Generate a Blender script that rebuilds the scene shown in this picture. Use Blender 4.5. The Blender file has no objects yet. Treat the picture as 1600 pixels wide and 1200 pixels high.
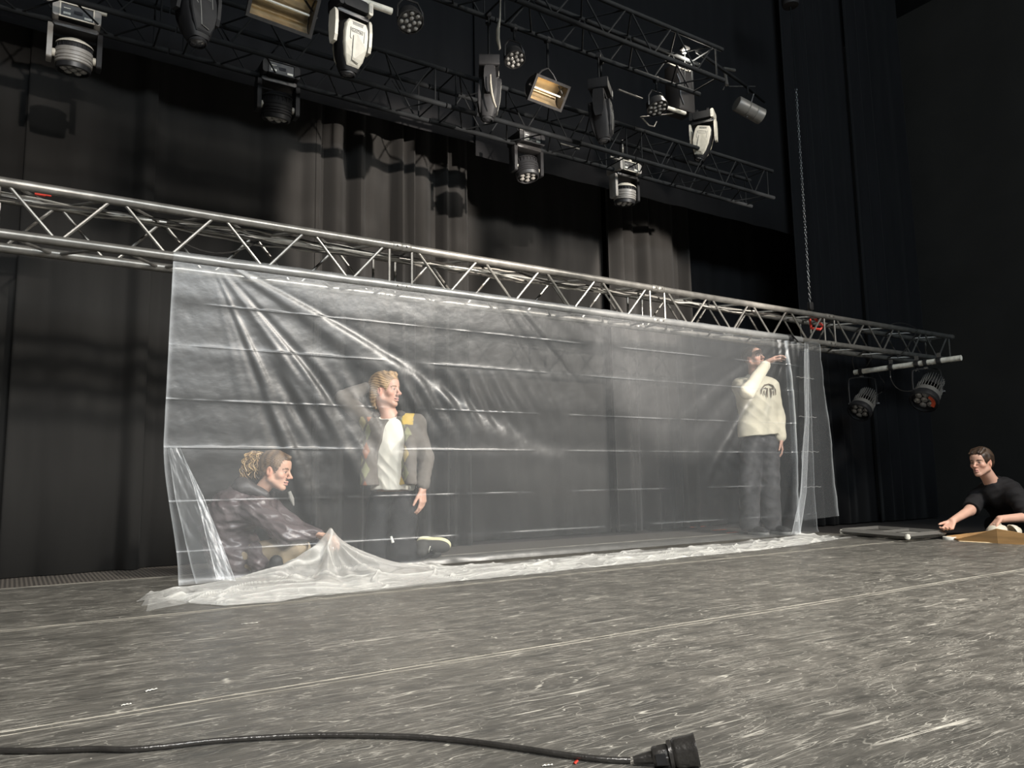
import bpy, math, random
import numpy as np
from mathutils import Vector, Matrix, noise

SC = bpy.context.scene
COL = SC.collection
PI = math.pi
# ------------------------------------------------------------------ camera
# world: X runs along the big truss, Y is depth towards the black drapes, Z is up, stage floor z = 0
CAM_H = 0.52
F_PX = 1200.0
_head = math.radians(57.0)
_pitch = math.atan(150.0/1200.0)
_roll = 0.0165
fh = np.array([math.cos(_head), math.sin(_head), 0.0])
rt0 = np.array([math.sin(_head), -math.cos(_head), 0.0])
upw = np.array([0.0, 0.0, 1.0])
fwd = fh*math.cos(_pitch) + upw*math.sin(_pitch)
up0 = upw*math.cos(_pitch) - fh*math.sin(_pitch)
cr = rt0*math.cos(_roll) - up0*math.sin(_roll)
cu = up0*math.cos(_roll) + rt0*math.sin(_roll)
CAM = np.array([0.0, 0.0, CAM_H])
cd = bpy.data.cameras.new('camera')
cam = bpy.data.objects.new('camera', cd); COL.objects.link(cam)
cam.matrix_world = Matrix(((cr[0], cu[0], -fwd[0], 0), (cr[1], cu[1], -fwd[1], 0), (cr[2], cu[2], -fwd[2], CAM_H), (0, 0, 0, 1)))
cd.sensor_width = 36; cd.lens = 27.0; cd.clip_start = 0.02; cd.clip_end = 200
SC.camera = cam

def ray(px, py):
    return fwd + cr*(px-800)/F_PX - cu*(py-600)/F_PX
def at(px, py, Z):            # point at horizontal distance Z in front of the camera
    r = ray(px, py); return CAM + r*(Z/float(r @ fh))
def on_y(px, py, y):
    r = ray(px, py); return CAM + r*(y/r[1])
def ground(px, py, z=0.0):
    r = ray(px, py); return CAM + r*((z-CAM_H)/r[2])

# ------------------------------------------------------------------ world, exposure, working lights, added fills
SC.view_settings.view_transform = 'Standard'
SC.view_settings.look = 'None'
SC.view_settings.exposure = 0.40
SC.view_settings.gamma = 1.0
SC.view_settings.use_curve_mapping = False
W = bpy.data.worlds.new('world'); SC.world = W; W.use_nodes = True
W.node_tree.nodes['Background'].inputs[0].default_value = (0.75, 0.88, 1.0, 1)
W.node_tree.nodes['Background'].inputs[1].default_value = 0.05

def aim(o, target):
    o.rotation_euler = (Vector(target)-o.location).to_track_quat('-Z', 'Y').to_euler()
def area(name, loc, target, sx, sy, power, col):
    l = bpy.data.lights.new(name, 'AREA'); l.shape = 'RECTANGLE'; l.size = sx; l.size_y = sy
    l.energy = power; l.color = col
    o = bpy.data.objects.new(name, l); COL.objects.link(o); o.location = loc; aim(o, target); return o
def spot(name, loc, target, power, col, ang, blend, size=0.08):
    l = bpy.data.lights.new(name, 'SPOT'); l.energy = power; l.color = col
    l.spot_size = math.radians(ang); l.spot_blend = blend; l.shadow_soft_size = size
    o = bpy.data.objects.new(name, l); COL.objects.link(o); o.location = loc; aim(o, target); return o
# working lights high over the front edge of the stage, plus a dim cool overhead fill added to lift the blacks
spot('work_light_key', (5.6, -1.6, 5.2), (3.4, 3.7, 0.0), 2300, (1.0, 0.94, 0.85), 72, 0.8, 0.25)
spot('fill_light_left', (-1.2, -2.2, 5.2), (1.3, 2.4, 0.0), 1150, (1.0, 0.95, 0.88), 60, 0.8, 0.7)  # added fill from behind on the left, not a known lamp
spot('work_light_front', (3.5, -4.5, 5.6), (1.8, 1.6, 0.0), 1500, (1.0, 0.95, 0.88), 60, 0.9, 0.7)
area('cool_fill_light', (2.0, -5.0, 6.5), (5.0, 4.0, 2.2), 6.0, 2.5, 620, (0.78, 0.91, 1.0))
# profile spots thrown low under the rig onto the drapes
spot('profile_spot', (2.9, -0.9, 2.25), (2.50, 5.6, 2.55), 2700, (1.0, 0.90, 0.80), 18.0, 0.35, 0.04)
spot('profile_spot', (4.9, -0.9, 2.25), (5.45, 5.85, 2.45), 3300, (1.0, 0.90, 0.80), 12.5, 0.35, 0.04)
spot('profile_spot', (0.6, -1.4, 2.3), (-0.45, 5.5, 2.5), 620, (1.0, 0.92, 0.84), 17.0, 0.6, 0.04)
spot('profile_spot', (4.0, -0.9, 2.4), (4.5, 5.85, 1.5), 1900, (1.0, 0.92, 0.84), 25.0, 0.5, 0.02)


def lin(c):
    return tuple((x/255/12.92 if x/255 <= 0.04045 else ((x/255+0.055)/1.055)**2.4) for x in c)

# ------------------------------------------------------------------ materials
class NT:
    def __init__(s, name):
        s.m = bpy.data.materials.new(name); s.m.use_nodes = True
        s.t = s.m.node_tree; s.t.nodes.clear()
        s.out = s.n('ShaderNodeOutputMaterial')
    def n(s, kind, **kw):
        nd = s.t.nodes.new(kind)
        for k, v in kw.items():
            if k.startswith('i_'): nd.inputs[int(k[2:])].default_value = v
            else: setattr(nd, k, v)
        return nd
    def l(s, a, b): s.t.links.new(a, b)

def mat(name, col, rough=0.5, metal=0.0, var=0.0, vscale=30.0, bump=0.0, bscale=60.0, stretch=(1, 1, 1), attr=None, sheen=0.0, spec=0.5, emit=None, sss=0.0):
    t = NT(name)
    p = t.n('ShaderNodeBsdfPrincipled')
    t.l(p.outputs[0], t.out.inputs[0])
    c = lin(col) if max(col) > 1.0 else col
    p.inputs['Base Color'].default_value = (*c, 1)
    p.inputs['Roughness'].default_value = rough
    p.inputs['Metallic'].default_value = metal
    p.inputs['Specular IOR Level'].default_value = spec
    if sheen:
        p.inputs['Sheen Weight'].default_value = sheen; p.inputs['Sheen Roughness'].default_value = 0.5
    if sss:
        p.inputs['Subsurface Weight'].default_value = sss
        p.inputs['Subsurface Radius'].default_value = (0.012, 0.005, 0.003)
    tc = t.n('ShaderNodeTexCoord')
    mp = t.n('ShaderNodeMapping'); mp.inputs['Scale'].default_value = stretch
    t.l(tc.outputs['Object'], mp.inputs[0])
    src = None
    if attr:
        a = t.n('ShaderNodeAttribute', attribute_name=attr); src = a.outputs['Color']
        t.l(src, p.inputs['Base Color'])
    if var:
        nz = t.n('ShaderNodeTexNoise'); nz.inputs['Scale'].default_value = vscale; nz.inputs['Detail'].default_value = 5
        t.l(mp.outputs[0], nz.inputs['Vector'])
        mr = t.n('ShaderNodeMapRange'); mr.inputs[1].default_value = 0.3; mr.inputs[2].default_value = 0.7
        mr.inputs[3].default_value = 1-var; mr.inputs[4].default_value = 1+var
        t.l(nz.outputs[0], mr.inputs[0])
        mx = t.n('ShaderNodeVectorMath', operation='SCALE')
        if src: t.l(src, mx.inputs[0])
        else: mx.inputs[0].default_value = c
        t.l(mr.outputs[0], mx.inputs['Scale']); t.l(mx.outputs[0], p.inputs['Base Color'])
    if bump:
        nb = t.n('ShaderNodeTexNoise'); nb.inputs['Scale'].default_value = bscale; nb.inputs['Detail'].default_value = 3
        t.l(mp.outputs[0], nb.inputs['Vector'])
        b = t.n('ShaderNodeBump'); b.inputs['Strength'].default_value = bump; b.inputs['Distance'].default_value = 0.01
        t.l(nb.outputs[0], b.inputs['Height']); t.l(b.outputs[0], p.inputs['Normal'])
    if emit:
        p.inputs['Emission Color'].default_value = (*lin(emit[0]), 1); p.inputs['Emission Strength'].default_value = emit[1]
    return t.m

M = {}
M['alu'] = mat('truss_aluminium', (0.19, 0.183, 0.168), 0.36, 0.6, var=0.25, vscale=14)
M['alu_shaded'] = mat('shaded_rig_aluminium', (0.008, 0.009, 0.010), 0.8, 0.0, spec=0.15, var=0.3, vscale=9)  # near black: the darkness of the unlit rig is put into the colour
M['pipe'] = mat('worn_white_pipe', (0.62, 0.60, 0.53), 0.45, 0.0, var=0.25, vscale=22)
M['black'] = mat('black_plastic', (0.014, 0.014, 0.015), 0.42, 0.0, var=0.3)
M['blackmetal'] = mat('black_painted_metal', (0.035, 0.034, 0.034), 0.38, 0.4, var=0.2)
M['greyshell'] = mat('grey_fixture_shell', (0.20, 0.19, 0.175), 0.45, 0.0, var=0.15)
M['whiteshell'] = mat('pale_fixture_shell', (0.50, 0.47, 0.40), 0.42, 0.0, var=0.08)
M['dark_shaded_shell'] = mat('dark_shaded_fixture_shell', (0.012, 0.012, 0.013), 0.6, 0.0, spec=0.2, var=0.15)  # dark parts, and unlit fixtures with their shade put into the shell colour
M['lens'] = mat('lens_glass', (0.03, 0.03, 0.035), 0.08, 0.0, spec=0.9)
M['lens_clear'] = mat('clear_led_lens', (0.35, 0.34, 0.32), 0.15, 0.3, spec=0.9)
M['reflector'] = mat('warm_reflector', (0.75, 0.62, 0.42), 0.28, 0.9, var=0.3, vscale=8)
M['rubber'] = mat('black_rubber', (0.026, 0.024, 0.022), 0.30, spec=0.8, metal=0.0, var=0.2, vscale=40, bump=0.15, bscale=120)
M['red'] = mat('red_tag', (0.62, 0.05, 0.03), 0.5)
M['redtape'] = mat('red_tape', (0.75, 0.12, 0.05), 0.5)
M['white'] = mat('matt_white', (0.72, 0.70, 0.64), 0.55, var=0.06)
M['cable_grey'] = mat('grey_cable_jacket', (0.34, 0.33, 0.30), 0.4)
M['chain'] = mat('chain_steel', (0.20, 0.20, 0.20), 0.32, 0.9)
M['label'] = mat('label_print', (0.6, 0.6, 0.55), 0.5)
M['ink'] = mat('grey_print', (0.12, 0.12, 0.11), 0.5)
M['wood'] = mat('plywood', (0.50, 0.29, 0.12), 0.6, var=0.22, vscale=3, stretch=(1, 1, 9))
M['woodpale'] = mat('pale_plywood_edge', (0.70, 0.55, 0.34), 0.6, var=0.2, vscale=20)

# drape: matt black velour
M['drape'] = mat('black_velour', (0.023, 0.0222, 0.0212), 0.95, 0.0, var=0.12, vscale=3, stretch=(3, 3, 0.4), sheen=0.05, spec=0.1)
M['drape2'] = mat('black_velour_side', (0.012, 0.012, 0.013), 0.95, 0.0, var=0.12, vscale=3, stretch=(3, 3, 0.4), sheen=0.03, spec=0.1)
M['wallpaint'] = mat('dark_wall_paint', (0.030, 0.028, 0.025), 0.9, var=0.12, vscale=1.5, spec=0.2)
M['ceilpaint'] = mat('dark_ceiling_paint', (0.034, 0.037, 0.040), 0.95, var=0.1, vscale=1.0, spec=0.1)

def floor_mat():
    t = NT('scuffed_dance_vinyl')
    p = t.n('ShaderNodeBsdfPrincipled'); t.l(p.outputs[0], t.out.inputs[0])
    tc = t.n('ShaderNodeTexCoord')
    def math_(op, a, b=None, clamp=False):
        m = t.n('ShaderNodeMath', operation=op, use_clamp=clamp)
        for i, v in enumerate((a, b)):
            if v is None: continue
            if isinstance(v, (int, float)): m.inputs[i].default_value = v
            else: t.l(v, m.inputs[i])
        return m.outputs[0]
    def warped(scale, rot, wob, wsc):
        mp = t.n('ShaderNodeMapping'); mp.inputs['Scale'].default_value = scale; mp.inputs['Rotation'].default_value = (0, 0, rot)
        t.l(tc.outputs['Object'], mp.inputs[0])
        nz = t.n('ShaderNodeTexNoise'); nz.inputs['Scale'].default_value = wsc; nz.inputs['Detail'].default_value = 2
        t.l(tc.outputs['Object'], nz.inputs['Vector'])
        sub = t.n('ShaderNodeVectorMath', operation='SUBTRACT'); t.l(nz.outputs['Color'], sub.inputs[0]); sub.inputs[1].default_value = (.5, .5, .5)
        sc = t.n('ShaderNodeVectorMath', operation='SCALE'); sc.inputs['Scale'].default_value = wob; t.l(sub.outputs[0], sc.inputs[0])
        ad = t.n('ShaderNodeVectorMath', operation='ADD'); t.l(mp.outputs[0], ad.inputs[0]); t.l(sc.outputs[0], ad.inputs[1])
        return ad.outputs[0]
    total = None
    # scratch families: stretched noise, thin ridge lines
    for i, (rot, lx, ly, wob, width, gain) in enumerate([(0.55, 1.8, 26, 2.0, 0.009, 0.95), (0.25, 2.0, 22, 2.4, 0.008, 0.8), (0.95, 2.4, 20, 2.6, 0.008, 0.7), (-0.6, 2.2, 15, 2.6, 0.004, 0.4),
                                                         (0.55, 9, 130, 2.5, 0.026, 0.55), (0.85, 14, 120, 3.0, 0.022, 0.50), (1.9, 2.8, 17, 2.5, 0.004, 0.35)]):
        v = warped((lx, ly, 1), rot, wob, 1.6+0.4*i)
        nz = t.n('ShaderNodeTexNoise'); nz.inputs['Scale'].default_value = 1.0; nz.inputs['Detail'].default_value = 1.5
        t.l(v, nz.inputs['Vector'])
        d = math_('ABSOLUTE', math_('SUBTRACT', nz.outputs[0], 0.5))
        line = math_('SUBTRACT', 1.0, math_('DIVIDE', d, width), clamp=True)
        # break up
        nb = t.n('ShaderNodeTexNoise'); nb.inputs['Scale'].default_value = 3.0+1.3*i; nb.inputs['Detail'].default_value = 4
        t.l(tc.outputs['Object'], nb.inputs['Vector'])
        msk = t.n('ShaderNodeMapRange', clamp=True); msk.inputs[1].default_value = 0.46; msk.inputs[2].default_value = 0.62
        t.l(nb.outputs[0], msk.inputs[0])
        s = math_('MULTIPLY', math_('MULTIPLY', line, msk.outputs[0]), gain)
        total = s if total is None else math_('MAXIMUM', total, s)
    # dusty smear
    sm = t.n('ShaderNodeTexNoise'); sm.inputs['Scale'].default_value = 1.0; sm.inputs['Detail'].default_value = 9; sm.inputs['Roughness'].default_value = 0.72
    t.l(warped((6, 26, 1), 0.55, 2.0, 2.2), sm.inputs['Vector'])
    smr = t.n('ShaderNodeMapRange'); smr.inputs[1].default_value = 0.35; smr.inputs[2].default_value = 0.72; smr.inputs[3].default_value = 0; smr.inputs[4].default_value = 1
    t.l(sm.outputs[0], smr.inputs[0])
    big = t.n('ShaderNodeTexNoise'); big.inputs['Scale'].default_value = 1.1; big.inputs['Detail'].default_value = 4
    t.l(tc.outputs['Object'], big.inputs['Vector'])
    bmr = t.n('ShaderNodeMapRange'); bmr.inputs[1].default_value = 0.3; bmr.inputs[2].default_value = 0.7; bmr.inputs[3].default_value = 0.4; bmr.inputs[4].default_value = 1.0
    t.l(big.outputs[0], bmr.inputs[0])
    sp = t.n('ShaderNodeTexVoronoi'); sp.inputs['Scale'].default_value = 26
    t.l(tc.outputs['Object'], sp.inputs['Vector'])
    speck = math_('LESS_THAN', sp.outputs['Distance'], 0.045)
    total = math_('MAXIMUM', total, math_('MULTIPLY', speck, 0.8))
    base = t.n('ShaderNodeMix', data_type='RGBA'); base.inputs[6].default_value = (0.050, 0.048, 0.043, 1); base.inputs[7].default_value = (0.160, 0.148, 0.128, 1)
    t.l(math_('MULTIPLY', smr.outputs[0], bmr.outputs[0]), base.inputs[0])
    c2 = t.n('ShaderNodeMix', data_type='RGBA'); t.l(base.outputs[2], c2.inputs[6]); c2.inputs[7].default_value = (0.60, 0.57, 0.50, 1)
    t.l(total, c2.inputs[0])
    t.l(c2.outputs[2], p.inputs['Base Color'])
    rr = t.n('ShaderNodeMapRange'); rr.inputs[3].default_value = 0.34; rr.inputs[4].default_value = 0.55
    t.l(smr.outputs[0], rr.inputs[0]); t.l(rr.outputs[0], p.inputs['Roughness'])
    p.inputs['Specular IOR Level'].default_value = 0.55
    b = t.n('ShaderNodeBump'); b.inputs['Strength'].default_value = 0.25; b.inputs['Distance'].default_value = 0.003
    t.l(math_('ADD', smr.outputs[0], total), b.inputs['Height']); t.l(b.outputs[0], p.inputs['Normal'])
    return t.m
M['vinyl'] = floor_mat()

def mesh_mat():
    t = NT('perforated_floor_edge')
    p = t.n('ShaderNodeBsdfPrincipled'); t.l(p.outputs[0], t.out.inputs[0])
    tc = t.n('ShaderNodeTexCoord'); v = t.n('ShaderNodeTexVoronoi'); v.inputs['Scale'].default_value = 45; v.inputs['Randomness'].default_value = 0.0
    t.l(tc.outputs['Object'], v.inputs['Vector'])
    r = t.n('ShaderNodeMapRange', clamp=True); r.inputs[1].default_value = 0.25; r.inputs[2].default_value = 0.4
    t.l(v.outputs['Distance'], r.inputs[0])
    m = t.n('ShaderNodeMix', data_type='RGBA'); m.inputs[6].default_value = (0.01, 0.01, 0.01, 1); m.inputs[7].default_value = (0.12, 0.105, 0.09, 1)
    t.l(r.outputs[0], m.inputs[0]); t.l(m.outputs[2], p.inputs['Base Color']); p.inputs['Roughness'].default_value = 0.6
    return t.m
M['perf'] = mesh_mat()

def film(name, haze, gloss_rough, gloss=0.05, bstr=0.35, bsc=9, tint=(0.86, 0.90, 0.93)):
    t = NT(name)
    tr = t.n('ShaderNodeBsdfTransparent'); tr.inputs[0].default_value = (0.97, 0.975, 0.98, 1)
    df = t.n('ShaderNodeBsdfDiffuse'); df.inputs[0].default_value = (*tint, 1)
    tl = t.n('ShaderNodeBsdfTranslucent'); tl.inputs[0].default_value = (*tint, 1)
    m1 = t.n('ShaderNodeMixShader'); m1.inputs[0].default_value = 0.4; t.l(df.outputs[0], m1.inputs[1]); t.l(tl.outputs[0], m1.inputs[2])
    at_ = t.n('ShaderNodeAttribute', attribute_name='haze')
    ad = t.n('ShaderNodeMath', operation='ADD', use_clamp=True); ad.inputs[1].default_value = haze; t.l(at_.outputs['Fac'], ad.inputs[0])
    m2 = t.n('ShaderNodeMixShader'); t.l(ad.outputs[0], m2.inputs[0]); t.l(tr.outputs[0], m2.inputs[1]); t.l(m1.outputs[0], m2.inputs[2])
    gl = t.n('ShaderNodeBsdfGlossy'); gl.inputs['Roughness'].default_value = gloss_rough; gl.inputs[0].default_value = (1, 1, 1, 1)
    fr = t.n('ShaderNodeLayerWeight'); fr.inputs[0].default_value = 0.5
    pw = t.n('ShaderNodeMath', operation='POWER'); pw.inputs[1].default_value = 4.0; t.l(fr.outputs['Facing'], pw.inputs[0])
    fm = t.n('ShaderNodeMath', operation='MULTIPLY_ADD'); fm.inputs[1].default_value = 0.22; fm.inputs[2].default_value = gloss; t.l(pw.outputs[0], fm.inputs[0])
    m3 = t.n('ShaderNodeMixShader'); t.l(fm.outputs[0], m3.inputs[0]); t.l(m2.outputs[0], m3.inputs[1]); t.l(gl.outputs[0], m3.inputs[2])
    tc = t.n('ShaderNodeTexCoord'); nz = t.n('ShaderNodeTexNoise'); nz.inputs['Scale'].default_value = bsc; nz.inputs['Detail'].default_value = 5
    t.l(tc.outputs['Object'], nz.inputs['Vector'])
    b = t.n('ShaderNodeBump'); b.inputs['Strength'].default_value = bstr; b.inputs['Distance'].default_value = 0.01
    if bstr > .5:
        v1 = t.n('ShaderNodeMath', operation='SUBTRACT'); v1.inputs[1].default_value = .5; t.l(nz.outputs[0], v1.inputs[0])
        v2 = t.n('ShaderNodeMath', operation='ABSOLUTE'); t.l(v1.outputs[0], v2.inputs[0])
        v3 = t.n('ShaderNodeMath', operation='MULTIPLY'); v3.inputs[1].default_value = -4.0; t.l(v2.outputs[0], v3.inputs[0]); t.l(v3.outputs[0], b.inputs['Height'])
        t.l(b.outputs[0], df.inputs['Normal'])
    else: t.l(nz.outputs[0], b.inputs['Height'])
    t.l(b.outputs[0], gl.inputs['Normal'])
    t.l(m3.outputs[0], t.out.inputs[0])
    return t.m
M['film'] = film('clear_polythene', 0.062, 0.38, 0.055)
M['pool'] = film('crumpled_polythene', 0.40, 0.14, 0.26, bstr=0.8, bsc=7, tint=(0.93, 0.92, 0.88))

# ------------------------------------------------------------------ mesh builder
class MB:
    def __init__(s): s.v = []; s.f = []
    def box(s, c, size, R=None, taper=1.0):
        b = len(s.v); sx, sy, sz = [q/2 for q in size]
        for z in (-1, 1):
            k = taper if z < 0 else 1.0
            for x, y in ((-1, -1), (1, -1), (1, 1), (-1, 1)):
                p = Vector((x*sx*k, y*sy*k, z*sz))
                if R is not None: p = R @ p
                s.v.append(tuple(p+Vector(c)))
        for f in ((3, 2, 1, 0), (4, 5, 6, 7), (0, 1, 5, 4), (1, 2, 6, 5), (2, 3, 7, 6), (3, 0, 4, 7)):
            s.f.append(tuple(b+i for i in f))
        return s
    def rbox(s, c, size, r, axis=1, n=4, R=None):
        # box with rounded outline, extruded along an axis
        ax = [a for a in range(3) if a != axis]
        hx, hy, hz = size[ax[0]]/2, size[ax[1]]/2, size[axis]/2
        pts = []
        for (cx, cy, a0) in ((hx-r, hy-r, 0), (-hx+r, hy-r, PI/2), (-hx+r, -hy+r, PI), (hx-r, -hy+r, 1.5*PI)):
            for i in range(n+1):
                a = a0+PI/2*i/n; pts.append((cx+r*math.cos(a), cy+r*math.sin(a)))
        b = len(s.v); N = len(pts)
        for sgn, sh in ((-1, 0.94), (-0.9, 1), (0.9, 1), (1, 0.94)):
            for p in pts:
                q = [0, 0, 0]; q[ax[0]] = p[0]*sh; q[ax[1]] = p[1]*sh; q[axis] = sgn*hz
                q = Vector(q)
                if R is not None: q = R @ q
                s.v.append(tuple(q+Vector(c)))
        for k in range(3):
            for i in range(N):
                j = (i+1) % N; s.f.append((b+k*N+i, b+k*N+j, b+(k+1)*N+j, b+(k+1)*N+i))
        s.f.append(tuple(b+N-1-i for i in range(N))); s.f.append(tuple(b+3*N+i for i in range(N)))
        return s
    def tube(s, pts, r, seg=8, caps=True, closed=False, flat=1.0):
        pts = [Vector(p) for p in pts]; n = len(pts)
        rr = r if isinstance(r, (list, tuple)) else [r]*n
        b = len(s.v); up = None
        for i, p in enumerate(pts):
            if closed: d = pts[(i+1) % n]-pts[i-1]
            else: d = pts[min(i+1, n-1)]-pts[max(i-1, 0)]
            if d.length < 1e-9: d = Vector((0, 0, 1))
            d.normalize()
            if up is None:
                up = Vector((0, 0, 1)) if abs(d.z) < 0.9 else Vector((1, 0, 0))
            up = (up - d*up.dot(d))
            if up.length < 1e-6: up = d.orthogonal()
            up.normalize(); sd = d.cross(up)
            for k in range(seg):
                a = 2*PI*k/seg
                s.v.append(tuple(p + (sd*math.cos(a) + up*math.sin(a)*flat)*rr[i]))
        m = n if closed else n-1
        for i in range(m):
            for k in range(seg):
                a0 = b+i*seg; a1 = b+((i+1) % n)*seg; k2 = (k+1) % seg
                s.f.append((a0+k, a0+k2, a1+k2, a1+k))
        if caps and not closed:
            s.f.append(tuple(b+seg-1-k for k in range(seg))); s.f.append(tuple(b+(n-1)*seg+k for k in range(seg)))
        return s
    def lathe(s, prof, org=(0, 0, 0), R=None, seg=20, cap=True):
        # prof: (radius, z) list, turned round local Z
        b = len(s.v); n = len(prof)
        for (r, z) in prof:
            for k in range(seg):
                a = 2*PI*k/seg; p = Vector((r*math.cos(a), r*math.sin(a), z))
                if R is not None: p = R @ p
                s.v.append(tuple(p+Vector(org)))
        for i in range(n-1):
            for k in range(seg):
                k2 = (k+1) % seg; s.f.append((b+i*seg+k, b+i*seg+k2, b+(i+1)*seg+k2, b+(i+1)*seg+k))
        if cap:
            s.f.append(tuple(b+seg-1-k for k in range(seg))); s.f.append(tuple(b+(n-1)*seg+k for k in range(seg)))
        return s
    def grid(s, P):     # P: 2-D list of points
        b = len(s.v); n = len(P); m = len(P[0])
        for row in P:
            for p in row: s.v.append(tuple(p))
        for i in range(n-1):
            for j in range(m-1):
                s.f.append((b+i*m+j, b+i*m+j+1, b+(i+1)*m+j+1, b+(i+1)*m+j))
        return s
    def build(s, name, m, parent=None, smooth=True, loc=None):
        me = bpy.data.meshes.new(name)
        me.from_pydata(s.v, [], s.f); me.materials.append(m)
        if smooth:
            me.shade_smooth()
            me.set_sharp_from_angle(angle=math.radians(38))
        me.update()
        o = bpy.data.objects.new(name, me); COL.objects.link(o)
        if parent is not None: o.parent = parent
        if loc is not None: o.location = loc
        return o

def tag(o, label=None, cat=None, group=None, kind=None):
    if label: o['label'] = label
    if cat: o['category'] = cat
    if group: o['group'] = group
    if kind: o['kind'] = kind
    return o
def empty(name, loc=(0, 0, 0), rot=(0, 0, 0), label=None, cat=None, group=None):
    o = bpy.data.objects.new(name, None); COL.objects.link(o); o.location = loc; o.rotation_euler = rot
    o.empty_display_size = 0.05
    return tag(o, label, cat, group)
def inst(name, me, parent, loc=(0, 0, 0), M4=None):
    o = bpy.data.objects.new(name, me); COL.objects.link(o); o.parent = parent
    if M4 is not None: o.matrix_local = M4
    else: o.location = loc
    return o
def copy_tree(o, parent=None):
    kids = list(o.children)
    c = o.copy(); COL.objects.link(c); c.parent = parent
    for ch in kids: copy_tree(ch, c)
    return c
def rotm(a, b):      # rotation taking +Z to direction b-a
    return (Vector(b)-Vector(a)).to_track_quat('Z', 'Y').to_matrix()

def smooth_path(P, k=5):
    P = [Vector(p) for p in P]; out = []
    for i in range(len(P)-1):
        p0 = P[max(i-1, 0)]; p1 = P[i]; p2 = P[i+1]; p3 = P[min(i+2, len(P)-1)]
        for j in range(k):
            t = j/k
            out.append(0.5*((2*p1)+(p2-p0)*t+(2*p0-5*p1+4*p2-p3)*t*t+(3*p1-p0-3*p2+p3)*t**3))
    out.append(P[-1]); return out
# ================================================================== STRUCTURE
def slab(name, x0, x1, y0, y1, z0, z1, m, parent=None, kind='structure'):
    o = MB().box(((x0+x1)/2, (y0+y1)/2, (z0+z1)/2), (x1-x0, y1-y0, z1-z0)).build(name, m, parent, smooth=False)
    if kind and parent is None: o['kind'] = kind
    return o
M['subfloor'] = mat('black_stage_deck', (0.022, 0.019, 0.018), 0.7, var=0.2, vscale=6)
FX1 = 6.2
floor = slab('floor', -8, 10, -9, 6.4, -0.25, -0.008, M['subfloor'])
slab('wall_back', -8, 10, 6.4, 6.6, -0.25, 6.8, M['wallpaint'])
slab('wall_right', 10, 10.2, -9, 6.6, -0.25, 6.8, M['wallpaint'])
slab('wall_left', -8.2, -8, -9, 6.6, -0.25, 6.8, M['wallpaint'])
slab('wall_front', -8.2, 10.2, -9.2, -9, -0.25, 6.8, M['wallpaint'])
slab('ceiling', -8.2, 10.2, -9.2, 6.6, 6.8, 6.95, M['ceilpaint'])
# dance floor rolls laid side by side, edges slightly proud, their light catch painted on as a pale colour
M['seam_catch'] = mat('vinyl_edge_catchlight', (0.30, 0.28, 0.24), 0.5, var=0.5, vscale=9, stretch=(1, 8, 1))
seams = [-6.0, -3.6, -2.2, -0.8, 0.64, 2.065, 3.485, 4.91]
for a, b in zip(seams[:-1], seams[1:]):
    rl = MB(); nx = 24
    rl.box((0.5*(FX1-7.9), (a+b)/2, -0.004), (FX1+7.9, b-a-0.006, 0.008))
    o = rl.build('floor_roll', M['vinyl'], floor, smooth=False)
    pts = [(-7.9+(FX1+7.9)*i/40, b-0.012+0.0025*math.sin(i*1.3+b), 0.0006) for i in range(41)]
    MB().tube(pts, 0.0045, 6, flat=0.3).build('floor_seam', M['seam_catch'], floor)
    pts = [(p[0], p[1]-0.028+0.003*math.sin(i), 0.0003) for i, p in enumerate(pts)]
    MB().tube(pts, 0.0025, 6, flat=0.3).build('floor_seam', M['seam_catch'], floor)
MB().box((0.5*(FX1-7.9), 5.22, -0.004), (FX1+7.9, 0.60, 0.008)).build('perforated_edge_strip', M['perf'], floor, smooth=False)

# ------------------------------------------------------------------ drapes
def drape(x0, x1, y, z1, seed, label, depth=0.07, fold=0.19, m='drape', z0=0.004, yend=None):
    rnd = random.Random(seed)
    xs = []; x = x0; 
    # irregular pleats: a list of fold centres and widths
    cen = []; x = x0
    while x < x1+0.3:
        w = fold*rnd.uniform(0.45, 1.7); cen.append((x, w, rnd.uniform(0.45, 1.0), rnd.uniform(-1, 1))); x += w
    nx = int((x1-x0)/0.0125)+1
    zs = [z0+(z1-z0)*k/9 for k in range(10)]
    P = []
    for z in zs:
        row = []; t = (z-z0)/(z1-z0)
        for i in range(nx):
            xx = x0+(x1-x0)*i/(nx-1)
            yy = 0.0
            for c, w, a, q in cen:
                cc = c+0.02*q*math.sin(3*t+q*4); d = abs(xx-cc)/(w*0.62)
                if d < 1:
                    yy -= depth*a*(0.5+0.5*math.cos(PI*d))**0.75*(0.8+0.25*(1-t))
            yl = y if yend is None else y+(yend-y)*(xx-x0)/(x1-x0)
            row.append((xx, yl+yy, z))
        P.append(row)
    o = MB().grid(P).build('stage_drape', M[m])
    o.data.shade_smooth()
    sol = o.modifiers.new('thickness', 'SOLIDIFY'); sol.thickness = 0.004
    return tag(o, label, 'curtain', 'black velour drapes across the back of the stage')
drape(-2.6, 0.02, 5.50, 5.6, 3, 'black pleated drape at the far left edge behind the truss end', fold=0.26, depth=0.07)
drape(-0.04, 0.70, 5.47, 5.6, 5, 'black drape directly left of the plastic sheet under the left moving head', fold=0.24, depth=0.06)
drape(0.66, 1.86, 5.55, 5.6, 8, 'black wide fold drape behind the crouching person with the curly ponytail', fold=0.24, depth=0.07)
drape(1.82, 3.18, 5.60, 5.6, 11, 'brightest narrow fold drape behind the kneeling man and the truss joint', fold=0.17, depth=0.17)
drape(3.14, 4.92, 5.86, 5.6, 14, 'black drape behind the middle of the plastic sheet', fold=0.25, depth=0.07)
drape(4.88, 6.02, 5.84, 5.6, 17, 'black narrow fold drape lit below the hanging wash light right of centre', fold=0.17, depth=0.17)
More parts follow.
